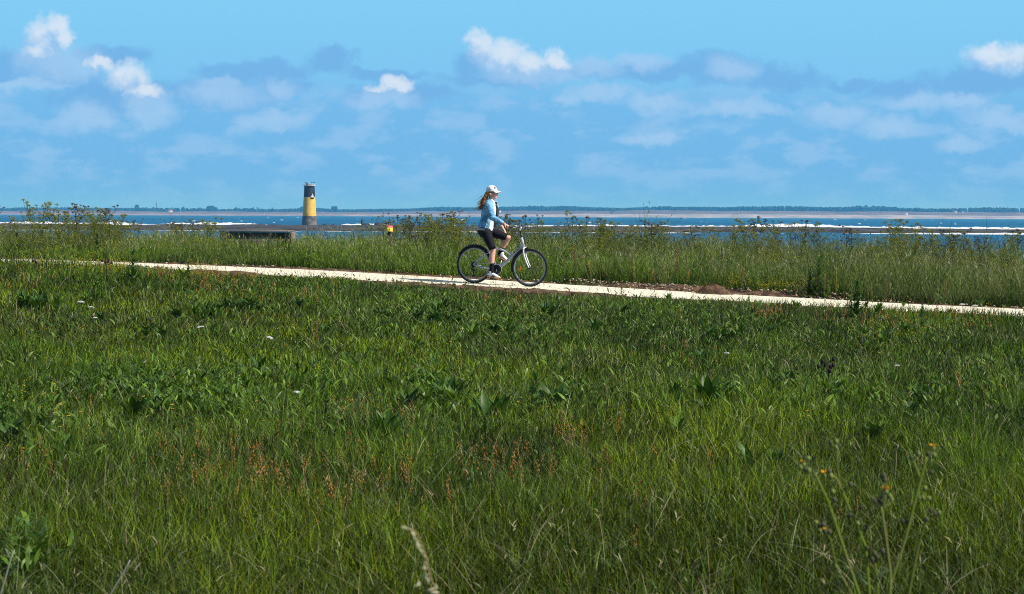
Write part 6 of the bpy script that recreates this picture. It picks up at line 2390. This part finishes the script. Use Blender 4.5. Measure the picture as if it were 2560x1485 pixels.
# shorts
b = Bag()
limb(b, [(0.195, 0, 0.95), (0.20, 0, 1.02), (0.21, 0, 1.08)], [(0.168, 0.125), (0.166, 0.125), (0.150, 0.112)])
for H_, K_ in ((HIPR, KNR), (HIPL, KNL)):
    limb(b, [H_, H_ * .55 + K_ * .45, H_ * .14 + K_ * .86], [0.100, 0.089, 0.070])
grow('shorts', b, 0.009, mat('black_jersey', (0.010, 0.010, 0.014), 0.8, 0.2, noise=0.2, nscale=30), person, 4, 0.0025)
b = Bag()
q0, q1 = HIPR, KNR
limb(b, [q0 * .8 + q1 * .2 + np.array([-0.088, -0.030, -0.025]), q0 * .5 + q1 * .5 + np.array([-0.077, -0.030, -0.025]), q0 * .2 + q1 * .8 + np.array([-0.066, -0.026, -0.02])], [0.004, 0.004, 0.004], n=8)
b.obj('side_stripe', mat('grey_piping', (0.30, 0.30, 0.31), 0.7, 0.2), person, smooth=True)

# white shirt
b = Bag()
limb(b, [(0.212, 0, 1.03), (0.225, 0, 1.16), (0.245, 0, 1.31), (0.258, 0, 1.42), (0.266, 0, 1.51)], [(0.150, 0.120), (0.136, 0.105), (0.150, 0.119), (0.158, 0.110), (0.115, 0.082)])
limb(b, [(0.266, 0, 1.50), (0.276, 0, 1.562)], [(0.090, 0.078), (0.066, 0.064)])
grow('shirt', b, 0.009, mat('white_cotton', (0.80, 0.79, 0.77), 0.85, 0.15, noise=0.04, nscale=20), person, 4, 0.003)
# dark layer showing under the jacket hem
b = Bag()
limb(b, [(0.195, -0.01, 0.945), (0.195, -0.01, 1.00), (0.20, 0, 1.06)], [(0.188, 0.146), (0.186, 0.144), (0.165, 0.122)])


def cut_layer(bm):
    kill = [f for f in bm.faces if (lambda c: c.x > 0.30 and c.y > -0.12 or c.z < 0.925 + 0.25 * max(c.x - 0.16, 0) or c.z > 1.06)(f.calc_center_median())]
    bmesh.ops.delete(bm, geom=kill, context='FACES')


grow('waist_layer', b, 0.009, mat('olive_black_cloth', (0.030, 0.026, 0.018), 0.85, 0.2, noise=0.2), person, 4, 0.003, cut_layer)
b = Bag()
limb(b, [(0.190, -0.005, 0.985), (0.195, -0.005, 1.035)], [(0.196, 0.156), (0.186, 0.150)])


def cut_hem(bm):
    kill = [f for f in bm.faces if (lambda c: c.x > 0.24 or c.z < 0.992 or c.z > 1.045)(f.calc_center_median())]
    bmesh.ops.delete(bm, geom=kill, context='FACES')


grow('shirt_hem', b, 0.008, mat('beige_cloth', (0.52, 0.45, 0.40), 0.85, 0.15, noise=0.05), person, 3, 0.002, cut_hem)

# denim jacket, open at the front
M_DENIM = mat('light_denim', (0.110, 0.285, 0.455), 0.85, 0.12, color2=(0.250, 0.500, 0.690), nscale=9, bump=0.4, bscale=90, detail=6)
b = Bag()
limb(b, [(0.195, 0, 1.015), (0.205, 0, 1.10), (0.225, 0, 1.22), (0.242, 0, 1.34), (0.258, 0, 1.44), (0.262, 0, 1.51)], [(0.182, 0.150), (0.172, 0.140), (0.160, 0.128), (0.170, 0.132), (0.172, 0.118), (0.115, 0.080)])
for S_, E_, W_, cuff in ((SHR, ELR, WRR, 0.78), (SHL, ELL, WRL, 0.72)):
    limb(b, [S_ + np.array([-0.004, 0.03 * (1 if S_[1] < 0 else -1), 0.012]), S_ * .8 + E_ * .2, S_ * .5 + E_ * .5, E_], [0.080, 0.078, 0.066, 0.057])
    limb(b, [E_, E_ * .5 + W_ * .5, E_ * (1 - cuff) + W_ * cuff], [0.056, 0.051, 0.044])
limb(b, [(0.250, 0.07, 1.545), (0.225, 0.06, 1.555), (0.205, 0, 1.56), (0.225, -0.06, 1.555), (0.255, -0.075, 1.54)], [0.020, 0.022, 0.022, 0.022, 0.018], side=(0, 0, 1))


def seg_d(p, a, b_):
    s = min(1.0, max(0.0, float(np.dot(p - a, b_ - a) / np.dot(b_ - a, b_ - a))))
    return float(np.linalg.norm(p - a - (b_ - a) * s))


def open_front(bm):
    kill = []
    for f in bm.faces:
        c = f.calc_center_median()
        if c.z < 1.56 and c.z > 0.9:
            cx = 0.20 + (c.z - 1.03) * 0.13
            fx = c.x - cx
            p_ = np.array(c)
            if fx > 0.035 and abs(c.y) < 0.19 and min(seg_d(p_, ELL, WRL), seg_d(p_, SHL, ELL), seg_d(p_, ELR, WRR)) > 0.078:
                ang_ = math.atan2(-c.y, fx)
                lim_r = R(46) + R(10) * max(0, 1.2 - c.z) * 2
                if -R(58) < ang_ < lim_r:
                    kill.append(f)
                    continue
        if c.z < 1.005 - 0.05 * max(0, 0.2 - c.x):
            kill.append(f)
    bmesh.ops.delete(bm, geom=kill, context='FACES')
    # keep only the big shell
    bm.verts.ensure_lookup_table()
    seen, comps = set(), []
    for v in bm.verts:
        if v in seen:
            continue
        st_, comp = [v], []
        seen.add(v)
        while st_:
            a = st_.pop()
            comp.append(a)
            for e in a.link_edges:
                o_ = e.other_vert(a)
                if o_ not in seen:
                    seen.add(o_)
                    st_.append(o_)
        comps.append(comp)
    bmesh.ops.delete(bm, geom=[v for c in comps if len(c) < 300 for v in c], context='VERTS')


jk = grow('jacket', b, 0.0085, M_DENIM, person, 4, 0.010, open_front)
md = jk.modifiers.new('thickness', 'SOLIDIFY')
md.thickness = 0.006
md.offset = -1
# far front panel of the jacket blown forward: its dark inside
b = Bag()
rows = []
for (z, x0, x1, y0, y1) in [(1.495, 0.335, 0.372, 0.085, 0.060), (1.42, 0.350, 0.408, 0.095, 0.060), (1.34, 0.345, 0.412, 0.105, 0.062), (1.25, 0.335, 0.410, 0.112, 0.070), (1.16, 0.320, 0.385, 0.120, 0.085), (1.06, 0.300, 0.345, 0.125, 0.10)]:
    for s in np.linspace(0, 1, 5):
        w_ = 0.010 * math.sin(s * 5 + z * 20)
        rows.append((x0 + (x1 - x0) * s, y0 + (y1 - y0) * s + w_, z))
V = np.array(rows)
i = np.arange(30).reshape(6, 5)
Q = np.stack([i[:-1, :-1], i[:-1, 1:], i[1:, 1:], i[1:, :-1]], -1).reshape(-1, 4)
b.add(V, Q)
fp = b.obj('jacket_flap', mat('denim_inside', (0.085, 0.105, 0.125), 0.9, 0.1, noise=0.25, nscale=25), person, smooth=True)
md = fp.modifiers.new('thickness', 'SOLIDIFY')
md.thickness = 0.008
# pale collar edge, pocket seams, badge-like dark print on the shoulder
b = Bag()
tube(b, spl([(0.315, -0.100, 1.515), (0.262, -0.105, 1.545), (0.215, -0.075, 1.565), (0.195, 0.0, 1.572)], 8), 0.009, 8)
b.obj('collar_trim', mat('fleece_trim', (0.62, 0.58, 0.52), 0.95, 0.1, noise=0.2, nscale=60), person, smooth=True)
b = Bag()
for (x, y, z, rx, rz) in [(0.340, -0.135, 1.455, 0.014, 0.016), (0.352, -0.122, 1.440, 0.010, 0.020), (0.328, -0.147, 1.425, 0.012, 0.010), (0.345, -0.132, 1.405, 0.018, 0.007), (0.322, -0.150, 1.447, 0.008, 0.010), (0.357, -0.118, 1.425, 0.008, 0.012)]:
    ellipsoid(b, (x, y, z), (rx, 0.012, rz), rot=np.array(Matrix.Rotation(0.75, 3, 'Z')), nu=10, nv=7)
b.obj('embroidery', mat('dark_thread', (0.012, 0.016, 0.035), 0.85, 0.1), person, smooth=True)
b = Bag()
tube(b, spl([(0.255, -0.262, 1.42), (0.235, -0.235, 1.41), (0.215, -0.20, 1.405)], 6), 0.005, 6)
b.obj('sleeve_seam', mat('dark_thread'), person)

# pocket flap, front placket and elbow folds of the jacket
b = Bag()
tube(b, spl([(0.318, -0.150, 1.36), (0.335, -0.132, 1.352), (0.350, -0.112, 1.352)], 6), 0.005, 6)
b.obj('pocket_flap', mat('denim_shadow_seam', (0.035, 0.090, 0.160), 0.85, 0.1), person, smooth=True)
b = Bag()
tube(b, spl([(0.150, -0.165, 1.30), (0.180, -0.170, 1.20), (0.175, -0.182, 1.08)], 6), 0.004, 6)
b.obj('side_seam', mat('denim_shadow_seam'), person, smooth=True)
b = Bag()
tube(b, spl([(0.120, -0.165, 1.030), (0.200, -0.186, 1.030), (0.290, -0.150, 1.045)], 6), 0.0055, 6)
b.obj('waistband', mat('denim_shadow_seam'), person, smooth=True)

# socks and shoes
M_SOCK = mat('black_sock', (0.013, 0.013, 0.018), 0.9, 0.1, noise=0.2, nscale=50)
M_SHOE = mat('white_leather', (0.76, 0.75, 0.74), 0.6, 0.3, noise=0.06, nscale=20)
M_GUM = mat('gum_sole', (0.52, 0.26, 0.09), 0.7, 0.2, noise=0.1)
for A_, K_, P_, tilt, yy in ((ANR, KNR, PR, R(-6), PR[1]), (ANL, KNL, PL, R(-22), PL[1])):
    ctr = np.array([P_[0] + 0.005, P_[1], P_[2] + 0.011])
    Rt = np.array(Matrix.Rotation(-tilt, 3, 'Y'))

    def fp_(x, y, z):
        return ctr + Rt @ np.array([x, y, z])
    b = Bag()
    limb(b, [A_ * .63 + K_ * .37, A_ * .85 + K_ * .15, A_, fp_(-0.055, 0, 0.06)], [0.047, 0.040, 0.040, 0.036])
    grow('sock', b, 0.007, M_SOCK, person, 3, 0.001)
    sh = empty('shoe')
    sh.parent = person
    b = Bag()
    limb(b, [fp_(-0.095, 0, 0.050), fp_(-0.06, 0, 0.060), fp_(0.0, 0, 0.052), fp_(0.06, 0, 0.038), fp_(0.112, 0, 0.028)], [(0.032, 0.034), (0.037, 0.042), (0.040, 0.036), (0.044, 0.026), (0.034, 0.018)])
    limb(b, [fp_(-0.066, 0, 0.06), fp_(-0.062, 0, 0.096)], [0.040, 0.041])
    grow('upper', b, 0.006, M_SHOE, sh, 3)
    b = Bag()
    rows = []
    for (x, w) in [(-0.130, 0.016), (-0.115, 0.030), (-0.07, 0.036), (0.0, 0.037), (0.06, 0.046), (0.105, 0.040), (0.135, 0.020), (0.142, 0.006)]:
        for (yy_, zz_) in ((-w, 0.0), (w, 0.0), (w, 0.024), (-w, 0.024)):
            rows.append(fp_(x, yy_, zz_ + (0.012 if x > 0.12 else 0)))
    i = np.arange(32).reshape(8, 4)
    i2 = np.roll(i, -1, 1)
    Q = np.concatenate([np.stack([i[k_], i2[k_], i2[k_ + 1], i[k_ + 1]], -1) for k_ in range(7)] + [i[[0]], i[[7]]])
    b.add(np.array(rows), Q)
    b.obj('sole', M_GUM, sh)
    b = Bag()
    s_ = -1 if A_[1] < 0 else 1
    tube(b, [fp_(-0.02, s_ * 0.0415, 0.055), fp_(0.012, s_ * 0.042, 0.030), fp_(0.04, s_ * 0.043, 0.045)], 0.006, 6)
    b.obj('shoe_mark', mat('dark_thread'), sh)
    b = Bag()
    for k_ in range(3):
        tube(b, [fp_(0.0 + 0.02 * k_, -0.022, 0.086 - 0.008 * k_), fp_(0.0 + 0.02 * k_, 0.022, 0.086 - 0.008 * k_)], 0.004, 6)
    b.obj('laces', mat('lace_grey', (0.55, 0.54, 0.53), 0.8, 0.1), sh)

# white cap
cap = empty('cap')
cap.parent = person
M_CAP = mat('cap_cotton', (0.78, 0.78, 0.79), 0.85, 0.15, noise=0.04, nscale=25)
b = Bag()
cc = np.array([0.275, 0, 1.760])
Rt = np.array(Matrix.Rotation(R(-3), 3, 'Y'))
th = np.linspace(0.02, R(98), 12)
ph = np.arange(36) * 2 * np.pi / 36
V = np.stack([0.108 * np.sin(th)[:, None] * np.cos(ph), 0.088 * np.sin(th)[:, None] * np.sin(ph), np.repeat(0.112 * np.cos(th)[:, None], 36, 1)], -1).reshape(-1, 3) @ Rt.T + cc
i = np.arange(12 * 36).reshape(12, 36)
i2 = np.roll(i, -1, 1)
Q = np.concatenate([np.stack([i[k_], i[k_ + 1], i2[k_ + 1], i2[k_]], -1) for k_ in range(11)])
b.add(V, Q)
o = b.obj('crown', M_CAP, cap, smooth=True)
md = o.modifiers.new('thickness', 'SOLIDIFY')
md.thickness = 0.004
b = Bag()
rows = []
for s in np.linspace(-1, 1, 13):
    for r in np.linspace(0, 1, 6):
        a = s * R(62)
        bx_ = 0.108 * math.cos(a)
        by_ = 0.088 * math.sin(a)
        ex = bx_ + 0.080 * math.cos(a) ** 0.7 * r
        ey = by_ * (1 + 0.02 * r)
        ez = 0.006 - 0.026 * r - 0.036 * (s * s) * (0.25 + 0.75 * r)
        rows.append(Rt @ np.array([ex, ey, ez]) + cc)
i = np.arange(13 * 6).reshape(13, 6)
Q = np.stack([i[:-1, :-1], i[:-1, 1:], i[1:, 1:], i[1:, :-1]], -1).reshape(-1, 4)
b.add(np.array(rows), Q)
o = b.obj('brim', M_CAP, cap, smooth=True)
md = o.modifiers.new('thickness', 'SOLIDIFY')
md.thickness = 0.005
b = Bag()
ellipsoid(b, Rt @ np.array([0.080, -0.038, 0.062]) + cc, (0.022, 0.020, 0.014), rot=np.array(Matrix.Rotation(R(40), 3, 'Y')))
ellipsoid(b, Rt @ np.array([0.086, -0.012, 0.070]) + cc, (0.016, 0.022, 0.010), rot=np.array(Matrix.Rotation(R(40), 3, 'Y')))
b.obj('emblem', mat('pink_print', (0.75, 0.28, 0.35), 0.8, 0.1), cap, smooth=True)
b = Bag()
tube(b, spl([Rt @ np.array([-0.02, -0.078, 0.070]) + cc, Rt @ np.array([0.0, -0.089, 0.036]) + cc, Rt @ np.array([0.012, -0.092, 0.008]) + cc], 6), 0.005, 6)
b.obj('seam', mat('seam_grey', (0.10, 0.10, 0.10), 0.8, 0.1), cap)

# sunglasses
b = Bag()
for s in (-1, 1):
    ellipsoid(b, (0.368, s * 0.034, 1.722), (0.012, 0.030, 0.020), rot=np.array(Matrix.Rotation(-s * 0.45, 3, 'Z')), nu=14, nv=9)
    tube(b, [(0.352, s * 0.066, 1.728), (0.285, s * 0.082, 1.722)], 0.004, 6)
tube(b, [(0.378, -0.015, 1.725), (0.378, 0.015, 1.725)], 0.004, 6)
b.obj('sunglasses', mat('dark_lens', (0.008, 0.008, 0.009), 0.15, 0.5), person, smooth=True)

# long auburn hair blown back
rgh = np.random.default_rng(17)
b = Bag()
limb(b, [(0.255, -0.01, 1.735), (0.205, -0.02, 1.70), (0.178, -0.035, 1.64), (0.158, -0.045, 1.57), (0.142, -0.05, 1.50), (0.138, -0.055, 1.435)], [(0.070, 0.060), (0.066, 0.050), (0.062, 0.046), (0.064, 0.044), (0.058, 0.040), (0.034, 0.026)])
limb(b, [(0.285, -0.074, 1.735), (0.265, -0.080, 1.70), (0.235, -0.074, 1.655)], [0.014, 0.014, 0.014])
hair = grow('hair', b, 0.0075, mat('auburn_hair', (0.190, 0.070, 0.020), 0.55, 0.4, color2=(0.560, 0.250, 0.070), nscale=22, bump=0.7, bscale=70), person, 2, 0.012)
b = Bag()
for j in range(190):
    fly = j >= 150
    z0 = rgh.uniform(1.46, 1.72)
    f = (1.74 - z0) / 0.3
    x0 = 0.205 - 0.085 * f + rgh.normal(0, 0.022)
    y0 = -0.035 + rgh.normal(0, 0.035)
    L = rgh.uniform(0.10, 0.22)
    ph0, am = rgh.uniform(0, 6.28), rgh.uniform(0.006, 0.016)
    s = np.linspace(0, 1, 9)
    back = rgh.uniform(0.5, 1.1) if fly else rgh.uniform(0.1, 0.55)
    L *= 0.8 if fly else 1.0
    q = np.stack([x0 - L * back * s + am * np.sin(ph0 + s * 9), y0 - 0.02 * s + am * np.cos(ph0 + s * 8), np.maximum(z0 - L * (1 - 0.4 * back) * s, 1.385 + 0.02 * rgh.uniform(0, 1))], -1)
    shade = rgh.uniform(0, 1)
    c = np.array([0.16, 0.058, 0.018]) * (1 - shade) + np.array([0.62, 0.285, 0.085]) * shade
    tube(b, q, np.linspace(0.0045, 0.0012, 9), 5, c, cap=False)
b.obj('hair_strands', mat('hair_strand', rough=0.45, spec=0.4, attr=True), hair, smooth=True)

# bracelets
b = Bag()
w0, w1 = ELR * 0.14 + WRR * 0.86, ELR * 0.05 + WRR * 0.95
for s in (0.0, 0.5, 1.0):
    c = w0 * (1 - s) + w1 * s
    dr = (WRR - ELR) / np.linalg.norm(WRR - ELR)
    u_ = np.cross(dr, np.array([0, 0, 1.0]))
    u_ /= np.linalg.norm(u_)
    v_ = np.cross(dr, u_)
    a = np.linspace(0, 2 * np.pi, 20, endpoint=False)
    rr_ = 0.0315 - 0.002 * s
    tube(b, c + np.outer(np.cos(a), u_) * rr_ + np.outer(np.sin(a), v_) * rr_, 0.0028, 6, closed=True)
b.obj('bracelet', mat('copper_band', (0.40, 0.16, 0.07), 0.5, 0.4), person, smooth=True)

# the rider sits a little lower than first laid out: draw the body above the saddle together
def settle(o):
    if o.type == 'MESH':
        me = o.data
        co = np.zeros(len(me.vertices) * 3, np.float32)
        me.vertices.foreach_get('co', co)
        co = co.reshape(-1, 3)
        z = co[:, 2]
        co[:, 2] = np.where(z > 0.98, 0.98 + (z - 0.98) * 0.958, z)
        me.vertices.foreach_set('co', co.ravel())
        me.update()
    for c in o.children:
        settle(c)


settle(person)
# ------------------------------------------------------------------ haze: one closed box of thin air round everything
b = Bag()
box(b, (0, 4280, 17.0), (12400, 9000, 56.0))
hz = bpy.data.materials.new('haze')
hz.use_nodes = True
k = NT(hz.node_tree)
out = k.n('ShaderNodeOutputMaterial')
v = k.n('ShaderNodeVolumePrincipled')
v.inputs['Color'].default_value = (0.10, 0.48, 1.0, 1)
v.inputs['Absorption Color'].default_value = (1, 1, 1, 1)
v.inputs['Density'].default_value = 1.0e-4
v.inputs['Anisotropy'].default_value = 0.0
k.t.links.new(v.outputs[0], out.inputs['Volume'])
tag(b.obj('haze', hz), 'thin blue sea haze over water and coast', 'haze', kind='stuff')
